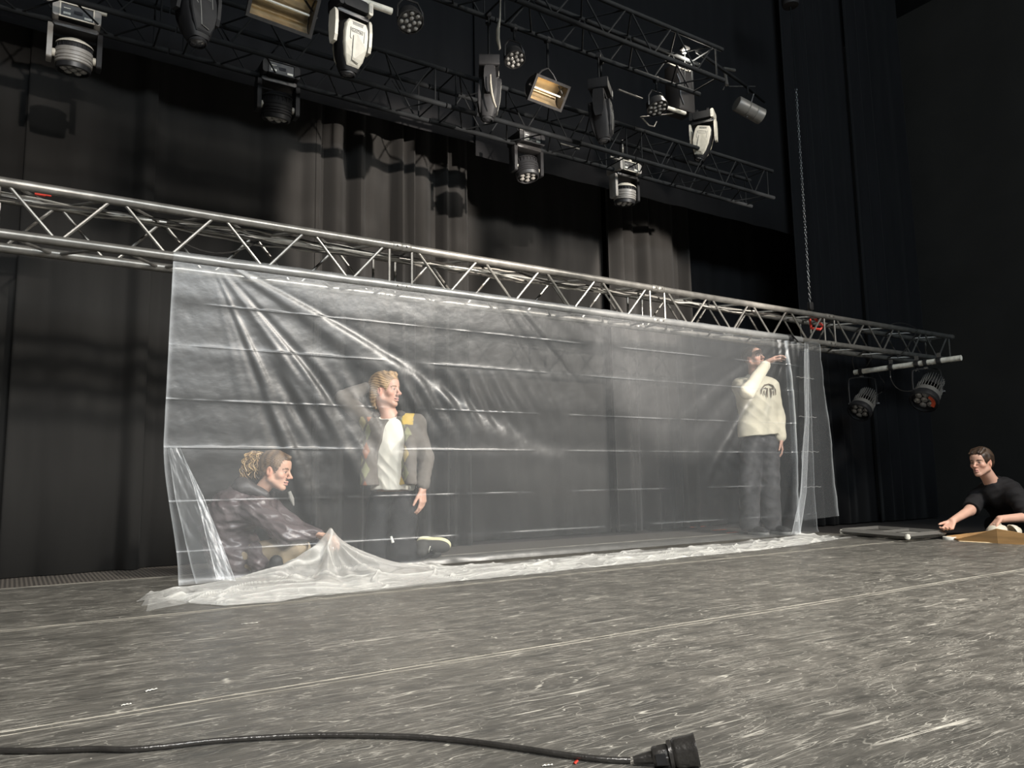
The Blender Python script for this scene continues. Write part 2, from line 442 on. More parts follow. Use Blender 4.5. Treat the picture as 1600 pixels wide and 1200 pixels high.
drape(5.98, 8.2, 5.92, 5.6, 21, 'dark drape behind the standing man at the right end of the sheet', fold=0.25, depth=0.06, m='drape2')
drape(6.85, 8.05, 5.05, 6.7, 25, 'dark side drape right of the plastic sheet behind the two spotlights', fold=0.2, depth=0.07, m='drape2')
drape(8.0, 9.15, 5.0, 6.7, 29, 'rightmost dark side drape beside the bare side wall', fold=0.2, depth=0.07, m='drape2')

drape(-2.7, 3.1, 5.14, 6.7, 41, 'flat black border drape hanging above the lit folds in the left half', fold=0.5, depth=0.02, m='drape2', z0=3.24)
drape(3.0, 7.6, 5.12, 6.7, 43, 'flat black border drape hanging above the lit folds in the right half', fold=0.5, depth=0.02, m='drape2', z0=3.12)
# ------------------------------------------------------------------ trusses
BR = {}
def brace_mesh(L, r, m):
    key = (round(L, 3), r, m.name)
    if key not in BR:
        b = MB().tube([(0, 0, 0), (0, 0, L)], r, 7)
        me = bpy.data.meshes.new('brace'); me.from_pydata(b.v, [], b.f); me.materials.append(m); me.shade_smooth()
        me.set_sharp_from_angle(angle=math.radians(40)); BR[key] = me
    return BR[key]
def put_brace(root, a, b, r, m):
    a = Vector(a); b = Vector(b); d = b-a
    me = brace_mesh(d.length, r, m)
    q = d.to_track_quat('Z', 'Y').to_matrix().to_4x4(); q.translation = a
    return inst('brace', me, root, M4=q)
def truss(x_joints, y0, z0, w, n, rc, rb, m, label, last=None, group=None, thin=False):
    root = empty('truss', (x_joints[0], y0, z0), label=label, cat='truss', group=group)
    X0 = x_joints[0]
    for k in range(len(x_joints)-1):
        xa, xb = x_joints[k]-X0, x_joints[k+1]-X0
        for (y, z) in ((0, 0), (w, 0), (0, w), (w, w)):
            MB().tube([(xa+0.004, y, z), (xb-0.004, y, z)], rc, 14).build('chord', m, root)
            if not thin:
                for xx in (xa+0.03, xb-0.03):
                    k_ = (rc, 'c')
                    if k_ not in BR:
                        sl = MB().lathe([(rc*1.02, -0.03), (rc*1.14, -0.022), (rc*1.14, 0.022), (rc*1.02, 0.03)], (0, 0, 0), rotm((0, 0, 0), (1, 0, 0)), 12)
                        o_ = sl.build('coupler', M['alu'], root, loc=(xx, y, z)); BR[k_] = o_.data
                        o_ = MB().tube([(0, -0.036, 0), (0, 0.036, 0)], 0.006, 6).build('pin', M['alu'], root, loc=(xx, y, z)); BR[(rc, 'p')] = o_.data
                    else:
                        inst('coupler', BR[k_], root, (xx, y, z)); inst('pin', BR[(rc, 'p')], root, (xx, y, z))
        p = (xb-xa-0.16)/n
        for i in range(n):
            x0 = xa+0.08+i*p; xm = x0+p/2; x1 = x0+p
            g = 0.022
            for y, lo_, hi_ in ((0, w, 0), (w, 0, w)):
                put_brace(root, (x0+g, y, lo_), (xm-g*.3, y, hi_), rb, m); put_brace(root, (xm+g*.3, y, hi_), (x1-g, y, lo_), rb, m)
            for z in (0, w):
                put_brace(root, (x0+g, 0, z), (xm-g*.3, w, z), rb, m); put_brace(root, (xm+g*.3, w, z), (x1-g, 0, z), rb, m)
        for xx in (xa+0.075, xb-0.075):
            for (a, b) in (((xx, 0, 0), (xx, 0, w)), ((xx, w, 0), (xx, w, w)), ((xx, 0, 0), (xx, w, 0)), ((xx, 0, w), (xx, w, w))):
                put_brace(root, a, b, rb, m)
    return root
TY, TZ, TW = 4.20, 1.70, 0.25
truss([-2.33, -0.20, 1.93, 4.06, 6.19, 8.32], TY, TZ, TW, 4, 0.025, 0.0085, M['alu'],
      'long silver box truss hung at head height that carries the plastic sheet')
truss([-1.2, 0.6, 2.2, 3.8, 5.4], 4.11, 2.90, 0.24, 4, 0.016, 0.005, M['alu_shaded'],
      'dark overhead truss just in front of the drapes carrying the hanging wash lights', thin=True)
truss([-1.2, 0.6, 2.4, 4.23], 3.59, 3.40, 0.24, 4, 0.016, 0.006, M['alu_shaded'],
      'dark upper truss whose right end shows beside the bright work lamp', thin=True)
truss([-0.4, 1.4, 3.2], 2.75, 3.35, 0.24, 4, 0.016, 0.006, M['alu_shaded'],
      'dark nearest overhead truss crossing the top edge of the picture', thin=True)

# cables lying in the long truss
CL = ['top grey cable of the bundle inside the long silver truss', 'black cable of the bundle inside the long silver truss', 'thin grey cable weaving along the back inside the long truss',
      'grey cable lying lowest inside the long silver truss', 'second black cable lying inside the long silver truss', 'short grey cable inside the left half of the long truss']
for i in range(6):
    rnd = random.Random(40+i); pts = []
    x = -0.9+0.1*i
    while x < (5.9-0.3*i if i < 5 else 2.2):
        pts.append((x, TY+0.10+0.05*math.sin(x*1.7+i*1.1)+rnd.uniform(-.012, .012), TZ+TW-0.012-0.006*i-0.03*abs(math.sin(x*2.1+i*0.5))+rnd.uniform(-.006, .006)))
        x += 0.11
    o = MB().tube(smooth_path(pts, 3), 0.0055+0.001*(i % 2), 6).build('power_cable', M['cable_grey'] if i % 3 != 1 else M['rubber'])
    tag(o, CL[i], 'cable', 'cables laid inside the long truss')
def sag(a, b, drop, n=14):
    a = Vector(a); b = Vector(b); return [a.lerp(b, i/n)-Vector((0, 0, drop*4*(i/n)*(1-i/n))) for i in range(n+1)]
o = MB().tube(sag((0.55, 4.32, 1.93), (1.12, 4.32, 1.90), 0.13), 0.004, 6).build('loose_cable', M['rubber'])
tag(o, 'black cable sagging in a loop through the truss above the left corner of the sheet', 'cable')
o = MB().tube(sag((7.2, 4.25, 1.97), (7.62, 4.18, 1.96), -0.05)+sag((7.62, 4.18, 1.96), (7.15, 4.14, 1.64), 0.03), 0.005, 6).build('loose_cable', M['rubber'])
tag(o, 'black cable looping over the right end of the truss down to the white pipe', 'cable')
# red and yellow tags on cables
for (x, m, lb) in ((0.02, 'red', 'small red plug among the cables at the left end of the truss'),):
    o = MB().tube([(x, 4.3, 1.955), (x+0.045, 4.3, 1.955)], 0.012, 8).tube([(x+0.045, 4.3, 1.955), (x+0.07, 4.3, 1.955)], 0.007, 8).build('cable_plug', M[m])
    tag(o, lb, 'plug')

# ------------------------------------------------------------------ chain hoist
hx, hy = 6.10, 4.32
root = empty('hoist_chain', (hx, hy, TZ+TW), label='thin steel chain rising from the truss near the right end of the sheet', cat='chain')
link = MB(); pts = []
for k in range(12):
    a = 2*PI*k/12; pts.append((0.0085*math.cos(a), 0, 0.017*math.sin(a)))
link.tube(pts, 0.0038, 5, closed=True)
lme = bpy.data.meshes.new('chain_link'); lme.from_pydata(link.v, [], link.f); lme.materials.append(M['chain']); lme.shade_smooth()
z = 0.16
nl = 0
while z < 2.25 and nl < 110:
    m4 = Matrix.Translation((0, 0, z)) @ Matrix.Rotation((nl % 2)*PI/2+0.3, 4, 'Z'); inst('chain_link', lme, root, M4=m4); z += 0.0262; nl += 1
hk = MB().rbox((0, 0, 0.115), (0.05, 0.035, 0.075), 0.012, axis=1)
hk.tube([(0, 0, 0.08), (0.02, 0, 0.055), (0.022, 0, 0.03), (0, 0, 0.012), (-0.02, 0, 0.022)], 0.008, 8)
hk.build('hook_block', M['blackmetal'], root)
MB().lathe([(0.02, 0), (0.075, 0.01), (0.08, 0.03), (0.08, 0.26), (0.06, 0.29), (0.012, 0.30), (0.010, 1.50)], (0, 0, 3.08)).build('hoist_motor', M['subfloor'], root)
MB().tube([(0, 0, z-0.02), (0, 0, 3.09)], 0.006, 6).build('upper_chain', M['alu_shaded'], root)  # chain above the links, its fade into the dark put into the colour
o = MB().tube([(hx-0.02, hy, TZ+TW-0.01), (hx-0.05, hy-0.03, TZ+0.15), (hx-0.01, hy-0.09, TZ+0.13), (hx+0.03, hy-0.10, TZ+0.16), (hx+0.02, hy-0.02, TZ+TW)], 0.013, 8, flat=0.6).build('round_sling', M['red'])
tag(o, 'short red sling looped round the truss under the chain', 'sling')

# ------------------------------------------------------------------ foreground cable and connector
pts = []
for px, py in ((-60, 1172), (60, 1173), (140, 1170), (200, 1171), (260, 1166), (330, 1158), (400, 1153), (480, 1149), (560, 1149), (640, 1151), (720, 1157), (800, 1167), (880, 1179), (940, 1186), (985, 1188)):
    pts.append(tuple(ground(px, py, 0.007)))
e0 = Vector(ground(985, 1188, 0.0)); e0.z = 0.0
root = empty('extension_cable', e0, label='black rubber cable with a round socket lying across the front of the floor', cat='cable')
off = Vector(e0)
sp_ = [p-off for p in smooth_path(pts, 6)]
MB().tube(sp_, 0.0058, 12).build('cable', M['rubber'], root)
a = Vector(ground(1000, 1186, 0.012)); b = Vector(ground(1086, 1172, 0.030)); dirv = (b-a).normalized()
R = rotm((0, 0, 0), dirv)
L = (b-a).length
base = a-off
f = L/0.088
MB().lathe([(0.0065, -0.012), (0.0085, 0.0), (0.010, 0.012*f), (0.0115, 0.020*f)], base, R, 18).build('strain_relief', M['rubber'], root)
g = MB().lathe([(0.016, 0.020*f), (0.0185, 0.023*f), (0.0195, 0.043*f), (0.0185, 0.046*f)], base, R, 8)
g.build('grip', M['rubber'], root)
sk = MB().lathe([(0.021, 0.045*f), (0.0245, 0.047*f), (0.0245, 0.052*f), (0.0225, 0.053*f), (0.0255, 0.056*f), (0.0265, 0.059*f), (0.0275, 0.086*f), (0.0285, 0.088*f), (0.0285, 0.091*f), (0.024, 0.091*f), (0.0235, 0.070*f)], base, R, 28)
sk.build('socket', M['rubber'], root)
w = MB().box(Vector(base)+dirv*0.033*f+R @ Vector((-0.0185, 0, 0)), (0.004, 0.018, 0.016*f), R)
w.box(Vector(base)+dirv*0.033*f+R @ Vector((0, -0.0185, 0)), (0.018, 0.004, 0.016*f), R)
w.build('grip_window', M['black'], root)

# small bits on the floor
def scrap(px, py, w, h, m, label, cat='tape', rz=0.3):
    p = ground(px, py, 0.0015); rnd = random.Random(int(px))
    R = Matrix.Rotation(rz, 3, 'Z'); b = MB(); n = 7; P = []
    for j in (0, 1):
        P.append([Vector(p)+R @ Vector(((i/(n-1)-.5)*w, (j-.5)*h*rnd.uniform(.5, 1.2), 0.002*abs(math.sin(i*1.7+j)))) for i in range(n)])
    o = b.grid(P).build('tape_mark' if cat == 'tape' else 'scrap', m)
    s = o.modifiers.new('t', 'SOLIDIFY'); s.thickness = 0.0008
    tag(o, label, cat); return o
scrap(236, 1078, 0.03, 0.012, M['white'], 'larger white scrap on the floor in the left foreground', 'scrap')
scrap(197, 1101, 0.022, 0.010, M['white'], 'smaller pale scrap on the floor near the left seam', 'scrap', 0.1)
scrap(390, 974, 0.06, 0.004, M['white'], 'thin white thread on the floor in front of the plastic sheet', 'scrap', -0.2)
scrap(900, 1191, 0.016, 0.006, M['red'], 'tiny red fleck on the floor beside the black cable', 'scrap', 0.6)
scrap(855, 1196, 0.02, 0.005, M['white'], 'tiny pale splinter beside the black cable', 'scrap', -0.4)
scrap(1090, 823, 0.22, 0.03, M['redtape'], 'longest red tape mark on the floor behind the plastic sheet', 'tape', 0.05)
scrap(1124, 828, 0.18, 0.05, M['redtape'], 'middle red tape mark on the floor behind the plastic sheet', 'tape', 0.0)
scrap(1144, 832, 0.15, 0.05, M['redtape'], 'red tape mark nearest the standing man behind the plastic sheet', 'tape', 0.0)

# ================================================================== HANGING LIGHTING
M['finshell'] = mat('dark_grey_casting', (0.13, 0.125, 0.115), 0.45, 0.2)
I3 = Matrix.Identity(3)
def Rx(a): return Matrix.Rotation(a, 3, 'X')
def Ry(a): return Matrix.Rotation(a, 3, 'Y')
def Rz(a): return Matrix.Rotation(a, 3, 'Z')
def clamp_part(root, x, y, z, m=None):
    MB().lathe([(0.022, -0.014), (0.026, -0.010), (0.026, 0.010), (0.022, 0.014)], (x, y, z), rotm((0, 0, 0), (1, 0, 0)), 12).build('clamp', m or M['greyshell'], root)
def wash_head(loc, yaw, tilt, label, shell='greyshell', face_lit=True, drop=0.0, group='round wash moving heads'):
    # local: origin at the centre of the base box; X along the base
    root = empty('moving_head_wash', loc, (0, 0, yaw), label=label, cat='stage light', group=group)
    sh = M[shell]
    bs = MB(); bs.box((0, 0, 0), (0.155, 0.16, 0.072))
    bs.build('base', M['black'], root, smooth=False)
    for s in (-1, 1):
        MB().rbox((s*0.093, 0, 0), (0.034, 0.165, 0.082), 0.016, axis=1).build('end_cap', sh, root)
    fr = MB()
    for z in (-0.037, 0.037): fr.box((0, -0.083, z), (0.16, 0.006, 0.005))
    for x in (-0.075, 0.075): fr.box((x, -0.083, 0), (0.006, 0.006, 0.07))
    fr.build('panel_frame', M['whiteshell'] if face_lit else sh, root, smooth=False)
    pr = MB()
    pr.box((-0.045, -0.0815, -0.016), (0.032, 0.003, 0.012)); pr.box((0.05, -0.0815, -0.020), (0.034, 0.003, 0.012)); pr.box((-0.045, -0.0815, 0.012), (0.03, 0.003, 0.003))
    pr.build('panel_print', M['label'], root, smooth=False)
    MB().box((0.005, -0.0815, 0.0), (0.04, 0.003, 0.018)).build('display', M['lens'], root, smooth=False)
    # yoke
    yk = MB(); yk.rbox((0, 0, -0.058), (0.21, 0.09, 0.028), 0.012, axis=1); yk.build('yoke', M['blackmetal'], root)
    for s in (-1, 1):
        MB().rbox((s*0.112, 0, -0.150), (0.026, 0.075, 0.19), 0.012, axis=0).build('yoke_arm', sh if s < 0 else M['dark_shaded_shell'], root)
        MB().lathe([(0.016, -0.016), (0.02, -0.01), (0.02, 0.016)], (s*0.098, 0, -0.20), rotm((0, 0, 0), (1, 0, 0)), 12).build('pivot', M['whiteshell'], root)
    R = Ry(0) @ Rx(tilt)
    c = Vector((0, 0, -0.20))
    hd = empty('head', c, label=None); hd.parent = root
    prof = [(0.0, 0.085), (0.045, 0.083), (0.066, 0.072), (0.083, 0.060), (0.087, 0.055), (0.087, 0.050)]
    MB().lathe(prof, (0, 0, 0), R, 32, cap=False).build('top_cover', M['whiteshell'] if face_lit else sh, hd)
    vent = MB().lathe([(0.079, 0.052), (0.079, 0.024)], (0, 0, 0), R, 32, cap=False)
    for k in range(22):
        a = 2*PI*k/22; p = R @ Vector((0.081*math.cos(a), 0.081*math.sin(a), 0.038)); vent.box(p, (0.005, 0.005, 0.028), R @ Rz(a))
    vent.build('vent_band', M['dark_shaded_shell'], hd)
    body = [(0.079, 0.026), (0.086, 0.024), (0.087, 0.004), (0.084, 0.002), (0.084, -0.002), (0.087, -0.004), (0.087, -0.016), (0.083, -0.018), (0.083, -0.022), (0.087, -0.024), (0.087, -0.032), (0.083, -0.034), (0.083, -0.037), (0.086, -0.039), (0.086, -0.046), (0.079, -0.050)]
    MB().lathe(body, (0, 0, 0), R, 32, cap=False).build('ribbed_body', sh, hd)
    MB().lathe([(0.079, -0.048), (0.082, -0.052), (0.08, -0.075), (0.072, -0.078), (0.070, -0.062), (0.001, -0.062)], (0, 0, 0), R, 32, cap=False).build('front_ring', M['black'], hd)
    for k in range(7):
        a = 2*PI*k/6; r = 0 if k == 6 else 0.045
        p = R @ Vector((r*math.cos(a), r*math.sin(a), -0.068))
        MB().lathe([(0.018, 0.006), (0.018, -0.002), (0.010, -0.008), (0.001, -0.010)], p, R, 12, cap=False).build('led_lens', M['lens_clear'], hd)
    for s in (-1, 1):
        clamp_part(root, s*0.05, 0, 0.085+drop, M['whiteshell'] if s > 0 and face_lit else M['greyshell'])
        MB().tube([(s*0.05, 0, 0.036), (s*0.05, 0, 0.075+drop)], 0.007, 8).build('clamp_bolt', M['alu'], root)
    return root

def profile_head(loc, yaw, tilt, label, shell='whiteshell', scale=1.0, droop=0.0, text=False, swing=0.0, arms='both', drop=0.1):
    # big moving profile: base, fork and a tapering shield shaped head hanging lens down
    root = empty('moving_head_profile', loc, (0, 0, yaw), label=label, cat='stage light', group='shield shaped profile moving heads')
    root.scale = (scale,)*3
    sh = M[shell]
    MB().rbox((0, 0, 0.0), (0.20, 0.17, 0.085), 0.02, axis=1).build('base', M['dark_shaded_shell'], root)
    for s in (-1, 1):
        MB().rbox((s*0.115, 0, 0), (0.035, 0.175, 0.10), 0.015, axis=1).build('end_cap', sh if s > 0 else M['dark_shaded_shell'], root)
    MB().box((0.112, -0.089, 0.0), (0.022, 0.003, 0.05)).build('rating_label', M['cable_grey'], root, smooth=False)
    MB().rbox((0, 0, -0.065), (0.25, 0.10, 0.035), 0.015, axis=1).build('yoke', M['blackmetal'], root)
    for s in (-1, 1):
        a = MB()
        P = []
        zs = [-0.06, -0.09, -0.16, -0.26, -0.30]; wd = [0.035, 0.05, 0.055, 0.045, 0.03]
        for sx in (s*0.145, s*0.122):
            P.append([(sx, w*0.9, z) for z, w in zip(zs, wd)]+[(sx, -w, z) for z, w in reversed(list(zip(zs, wd)))])
        nv = len(P[0]); b = len(a.v)
        for q in P: a.v += [tuple(v) for v in q]
        for i in range(nv):
            j = (i+1) % nv; a.f.append((b+i, b+j, b+nv+j, b+nv+i))
        a.f.append(tuple(b+i for i in range(nv))[::-1]); a.f.append(tuple(b+nv+i for i in range(nv)))
        a.build('yoke_arm', sh, root, smooth=False)
    hd = empty('head', (0, 0, -0.22), (tilt, swing, 0)); hd.parent = root
    # shield body: lofted sections down Z
    secs = [(0.10, 0.060, 0.055), (0.085, 0.088, 0.075), (0.03, 0.100, 0.086), (-0.06, 0.102, 0.088), (-0.14, 0.092, 0.080), (-0.21, 0.072, 0.066), (-0.25, 0.055, 0.055)]
    b = MB(); ns = 20
    for (z, hw, hd_) in secs:
        for k in range(ns):
            a = 2*PI*k/ns; ca, sa = math.cos(a), math.sin(a)
            e = 0.55
            b.v.append((hw*math.copysign(abs(ca)**e, ca), hd_*math.copysign(abs(sa)**e, sa), z))
    for i in range(len(secs)-1):
        for k in range(ns):
            k2 = (k+1) % ns; b.f.append((i*ns+k2, i*ns+k, (i+1)*ns+k, (i+1)*ns+k2))
    b.f.append(tuple(range(ns))); b.f.append(tuple((len(secs)-1)*ns+k for k in range(ns))[::-1])
    b.build('head_body', M['dark_shaded_shell'], hd)
    # raised front cover, pale, shield outline
    out = [(-0.066, 0.088), (0.066, 0.088), (0.084, 0.055), (0.090, 0.0), (0.088, -0.09), (0.070, -0.175), (0.048, -0.222), (-0.045, -0.222), (-0.072, -0.160), (-0.088, -0.08), (-0.090, 0.0), (-0.084, 0.055)]
    for sy, nm in ((-1, 'front_cover'), (1, 'rear_cover')):
        c = MB(); N = len(out)
        for (k, yy) in ((1.0, 0.060), (1.0, 0.090), (0.93, 0.098)):
            for (x, z) in out:
                t = max(0, (-z-0.06)/0.16); c.v.append((x*k, sy*(yy-0.026*t*t), (z+0.06)*k-0.06))
        for i in range(2):
            for j in range(N):
                j2 = (j+1) % N; q = (i*N+j, i*N+j2, (i+1)*N+j2, (i+1)*N+j); c.f.append(q if sy < 0 else q[::-1])
        ctr = len(c.v)
        c.v.append((0, sy*0.099, 0.0)); c.v.append((0, sy*0.088, -0.17))
        ring = [2*N+j for j in range(N)]
        for j in range(N):
            j2 = (j+1) % N
            zc = (out[j][1]+out[j2][1])/2
            q = (ring[j], ring[j2], ctr if zc > -0.09 else ctr+1); c.f.append(q if sy < 0 else q[::-1])
        c.f.append((ring[4], ctr+1, ctr) if sy < 0 else (ring[4], ctr, ctr+1)); c.f.append((ring[9], ctr, ctr+1) if sy < 0 else (ring[9], ctr+1, ctr))
        c.build(nm, sh, hd, smooth=False)
    gv = MB()
    gv.tube([(-0.052, -0.098, 0.03), (-0.052, -0.0985, -0.04), (-0.043, -0.098, -0.05)], 0.0028, 5)
    gv.build('panel_groove', M['ink'], hd)
    MB().tube([(-0.028, -0.0995, -0.02), (-0.026, -0.098, -0.10), (-0.020, -0.086, -0.185), (0.03, -0.083, -0.198)], 0.0028, 5).build('panel_groove', M['ink'], hd)
    MB().tube([(0.055, -0.0985, 0.03), (0.055, -0.0975, -0.05)], 0.0022, 5).build('panel_groove', M['ink'], hd)
    gr = MB()
    for i in range(9):
        gr.box((-0.036+0.009*i, -0.0985, 0.060), (0.005, 0.003, 0.016))
    gr.box((0, -0.098, 0.071), (0.09, 0.003, 0.003))
    gr.build('vent_grille', M['ink'], hd, smooth=False)['kind'] = 'stuff'
    MB().lathe([(0.052, -0.245), (0.056, -0.262), (0.050, -0.270), (0.048, -0.258), (0.001, -0.252)], (0, 0, 0), None, 24, cap=False).build('lens_ring', M['black'], hd)
    MB().lathe([(0.047, -0.258), (0.03, -0.268), (0.001, -0.272)], (0, 0, 0), None, 20, cap=False).build('lens', M['lens'], hd)
    fl = MB()
    fl.box((0, -0.1, 0.026), (0.084, 0.002, 0.0025)); fl.box((0, -0.1, 0.003), (0.084, 0.002, 0.0015)); fl.box((-0.042, -0.1, 0.0145), (0.0015, 0.002, 0.024)); fl.box((0.042, -0.1, 0.0145), (0.0015, 0.002, 0.024))
    fl.build('badge_frame', M['ink'], hd, smooth=False)
    if text:
        cu_ = bpy.data.curves.new('maker_lettering', 'FONT'); cu_.body = 'CLAYPAKY'; cu_.size = 0.019; cu_.align_x = 'CENTER'; cu_.extrude = 0.0006
        cu_.materials.append(M['ink'])
        cu_.resolution_u = 2
        tmp_ = bpy.data.objects.new('lettering_curve', cu_); COL.objects.link(tmp_); bpy.context.view_layer.update()
        lme_ = bpy.data.meshes.new_from_object(tmp_.evaluated_get(bpy.context.evaluated_depsgraph_get())); bpy.data.objects.remove(tmp_); bpy.data.curves.remove(cu_)
        if not lme_.materials: lme_.materials.append(M['ink'])
        to = bpy.data.objects.new('lettering', lme_); to['kind'] = 'stuff'; COL.objects.link(to); to.parent = hd; to.location = (0, -0.1008, 0.008); to.rotation_euler = (PI/2, 0, 0)
    for s in (-1, 1):
        MB().tube([(s*0.06, 0, 0.04), (s*0.06, 0, 0.07+drop/scale)], 0.008, 8).build('clamp_bolt', M['alu_shaded'], root)
        clamp_part(root, s*0.06, 0, 0.075+drop/scale, M['dark_shaded_shell'])
    return root

def led_par(loc, aimdir, label, r=0.085, n=12, m='blackmetal', drop=0.1):
    root = empty('flat_led_par', loc, label=label, cat='stage light', group='flat round LED lamps in the rig')
    R = rotm((0, 0, 0), aimdir)
    MB().lathe([(r*0.5, -0.07), (r*0.9, -0.05), (r, -0.01), (r*1.02, 0.01), (r*0.95, 0.012), (r*0.93, 0.002), (0.001, 0.002)], (0, 0, 0), R, 28, cap=False).build('housing', M[m], root)
    k = 0
    for rr, cnt in ((0.70, 8), (0.30, 4)):
        for i in range(cnt):
            a = 2*PI*i/cnt+0.3*rr; p = R @ Vector((rr*r*math.cos(a), rr*r*math.sin(a), 0.006))
            MB().lathe([(r*0.17, -0.003), (r*0.17, 0.004), (r*0.09, 0.009), (0.0005, 0.011)], p, R, 10, cap=False).build('led_lens', M['lens_clear'], root); k += 1
    MB().tube([(-r*1.05, 0, 0), (-r*1.05, 0, 0.07), (-r*0.6, 0, 0.12), (r*0.6, 0, 0.12), (r*1.05, 0, 0.07), (r*1.05, 0, 0)], 0.006, 6).build('bracket', M['blackmetal'], root)
    MB().tube([(0, 0, 0.12), (0, 0, 0.13+drop)], 0.007, 6).build('clamp_bolt', M['alu_shaded'], root)
    clamp_part(root, 0, 0, 0.14+drop, M['dark_shaded_shell'])
    return root

def floodlight(loc, aimdir, rollv, w, h, label, drop=0.1, m='blackmetal'):
    root = empty('floodlight', loc, label=label, cat='stage light')
    z = Vector(aimdir).normalized(); x = Vector(rollv); x = (x-z*x.dot(z)).normalized(); y = z.cross(x)
    R = Matrix((x, y, z)).transposed()
    fr = MB(); b = 0.016
    for s in (-1, 1):
        fr.box(R @ Vector((0, s*(h/2-b/2), 0)), (w, b, 0.03), R); fr.box(R @ Vector((s*(w/2-b/2), 0, 0)), (b, h-2*b, 0.03), R)
    fr.build('front_frame', M[m], root, smooth=False)
    hs = MB(); n = 10; P = []
    for i in range(n+1):
        a = PI*i/n; P.append([R @ Vector((sx*(w/2-b), -math.cos(a)*(h/2-b), -0.012-math.sin(a)*0.085)) for sx in (-1, 1)])
    hs.grid(P); hs.build('reflector', M['reflector'], root)
    ho = MB(); P = []
    for i in range(n+1):
        a = PI*i/n; P.append([R @ Vector((sx*(w/2-b+.004), -math.cos(a)*(h/2-b+.004), -0.014-math.sin(a)*0.095)) for sx in (-1, 1)])
    ho.grid(P)
    for sx in (-1, 1):
        base = len(ho.v)
        for i in range(n+1):
            a = PI*i/n; ho.v.append(tuple(R @ Vector((sx*(w/2-b+.004), -math.cos(a)*(h/2-b), -0.014-math.sin(a)*0.095))))
        ho.f.append(tuple(range(base, base+n+1)))
    ho.build('housing', M['blackmetal'], root, smooth=False)
    tb = MB().tube([R @ Vector((-w*0.42, 0, -0.035)), R @ Vector((w*0.42, 0, -0.035))], 0.006, 10); tb.build('lamp_tube', M['white'], root)
    for i in range(3):
        MB().box(R @ Vector((0, (-0.5+0.5*i)*h*0.5, -0.07+0.02*abs(i-1)*-1)), (w*0.86, 0.006, 0.006), R).build('reflector_rib', M['alu'], root, smooth=False)
    pb = R @ Vector((w*0.53, 0, -0.02)); pa = R @ Vector((-w*0.53, 0, -0.02)); top = Vector((0, 0, 0.12+h*0.3))
    MB().tube([pa, pa.lerp(top, 0.7)+Vector((0, 0, .02)), top, pb.lerp(top, 0.7)+Vector((0, 0, .02)), pb], 0.006, 6).build('bracket', M['blackmetal'], root)
    MB().tube([top, top+Vector((0, 0, drop))], 0.008, 6).build('clamp_bolt', M['alu_shaded'], root)
    clamp_part(root, 0, 0, top.z+drop+.01, M['dark_shaded_shell'])
    return root

def hang_z(px, py, y): return on_y(px, py, y)
# wash heads under the overhead truss by the drapes
def wpos(px, py, y): return tuple(on_y(px, py, y))
WY, WZ = 4.35, 2.90           # rear lower chord of the truss by the drapes
FY, FZ = 4.11, 3.15           # its front upper chord
UY, UZ = 3.84, 3.40           # rear lower chord of the upper truss
VY, VZ = 3.59, 3.40           # front lower chord of the upper truss
def hung(fn, px, py, y, z, base, *a, **k):
    p = on_y(px, py, y); return fn(tuple(p), *a, drop=max(0.0, z-float(p[2])-base), **k)
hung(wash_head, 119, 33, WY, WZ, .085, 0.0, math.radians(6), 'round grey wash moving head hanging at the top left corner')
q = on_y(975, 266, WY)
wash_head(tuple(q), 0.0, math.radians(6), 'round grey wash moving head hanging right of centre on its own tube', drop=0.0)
hung(wash_head, 434, 118, WY, WZ, .085, 0, math.radians(12), 'dark round wash moving head hanging left of the big pale moving head', shell='dark_shaded_shell', face_lit=False)
hung(wash_head, 822, 222, WY, WZ, .085, 0, math.radians(-10), 'barely visible dark wash moving head below the small floodlight', shell='dark_shaded_shell', face_lit=False)
def pipe(name, pts, r, m, label, cat='pipe'):
    o = MB().tube(pts, r, 12).build(name, m); return tag(o, label, cat)
a = on_y(60, -8, WY); b_ = on_y(167, 21, WY)
pipe('rig_pipe', [tuple(a), tuple(b_)], 0.018, M['pipe'], 'pale pipe end above the wash light in the top left corner')
pipe('drop_tube', [(q[0]-0.01, WY, q[2]+0.06), (q[0]-0.01, WY, 3.16)], 0.011, M['alu'], 'slim vertical tube holding the wash light right of centre')
a = on_y(953, 245, WY-.02); b_ = on_y(1002, 262, WY-.02)
pipe('rig_pipe', [tuple(a), tuple(b_)], 0.010, M['alu'], 'short pipe clamped above the wash light right of centre')
# profile heads
pf = wpos(548, 14, 3.59)
profile_head(pf, math.radians(8), math.radians(8), 'large pale shield shaped moving head at top centre left', scale=0.74, text=True, drop=VZ-pf[2]-.06)
a = on_y(470, -32, 3.57); b_ = on_y(612, 18, 3.57)
pipe('rig_pipe', [tuple(a), tuple(b_)], 0.018, M['pipe'], 'pale pipe end above the large pale moving head')
pf = wpos(1098, 184, FY)
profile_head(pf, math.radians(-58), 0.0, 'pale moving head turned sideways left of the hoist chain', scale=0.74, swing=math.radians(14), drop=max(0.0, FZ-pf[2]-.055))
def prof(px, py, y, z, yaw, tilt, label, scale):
    p = wpos(px, py, y); profile_head(p, math.radians(yaw), math.radians(tilt), label, shell='dark_shaded_shell', scale=scale, drop=max(0.0, z-p[2]-.075*scale))
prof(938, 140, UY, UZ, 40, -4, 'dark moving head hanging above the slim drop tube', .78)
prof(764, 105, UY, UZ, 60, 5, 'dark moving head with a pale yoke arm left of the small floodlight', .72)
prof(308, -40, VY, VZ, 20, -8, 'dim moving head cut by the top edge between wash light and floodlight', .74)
def hanger(px, py, y, z, label, r=.008):
    p = on_y(px, py, y); o = MB().tube([tuple(p), (p[0], y, z)], r, 6).build('hanger_tube', M['alu_shaded']); tag(o, label, 'tube')
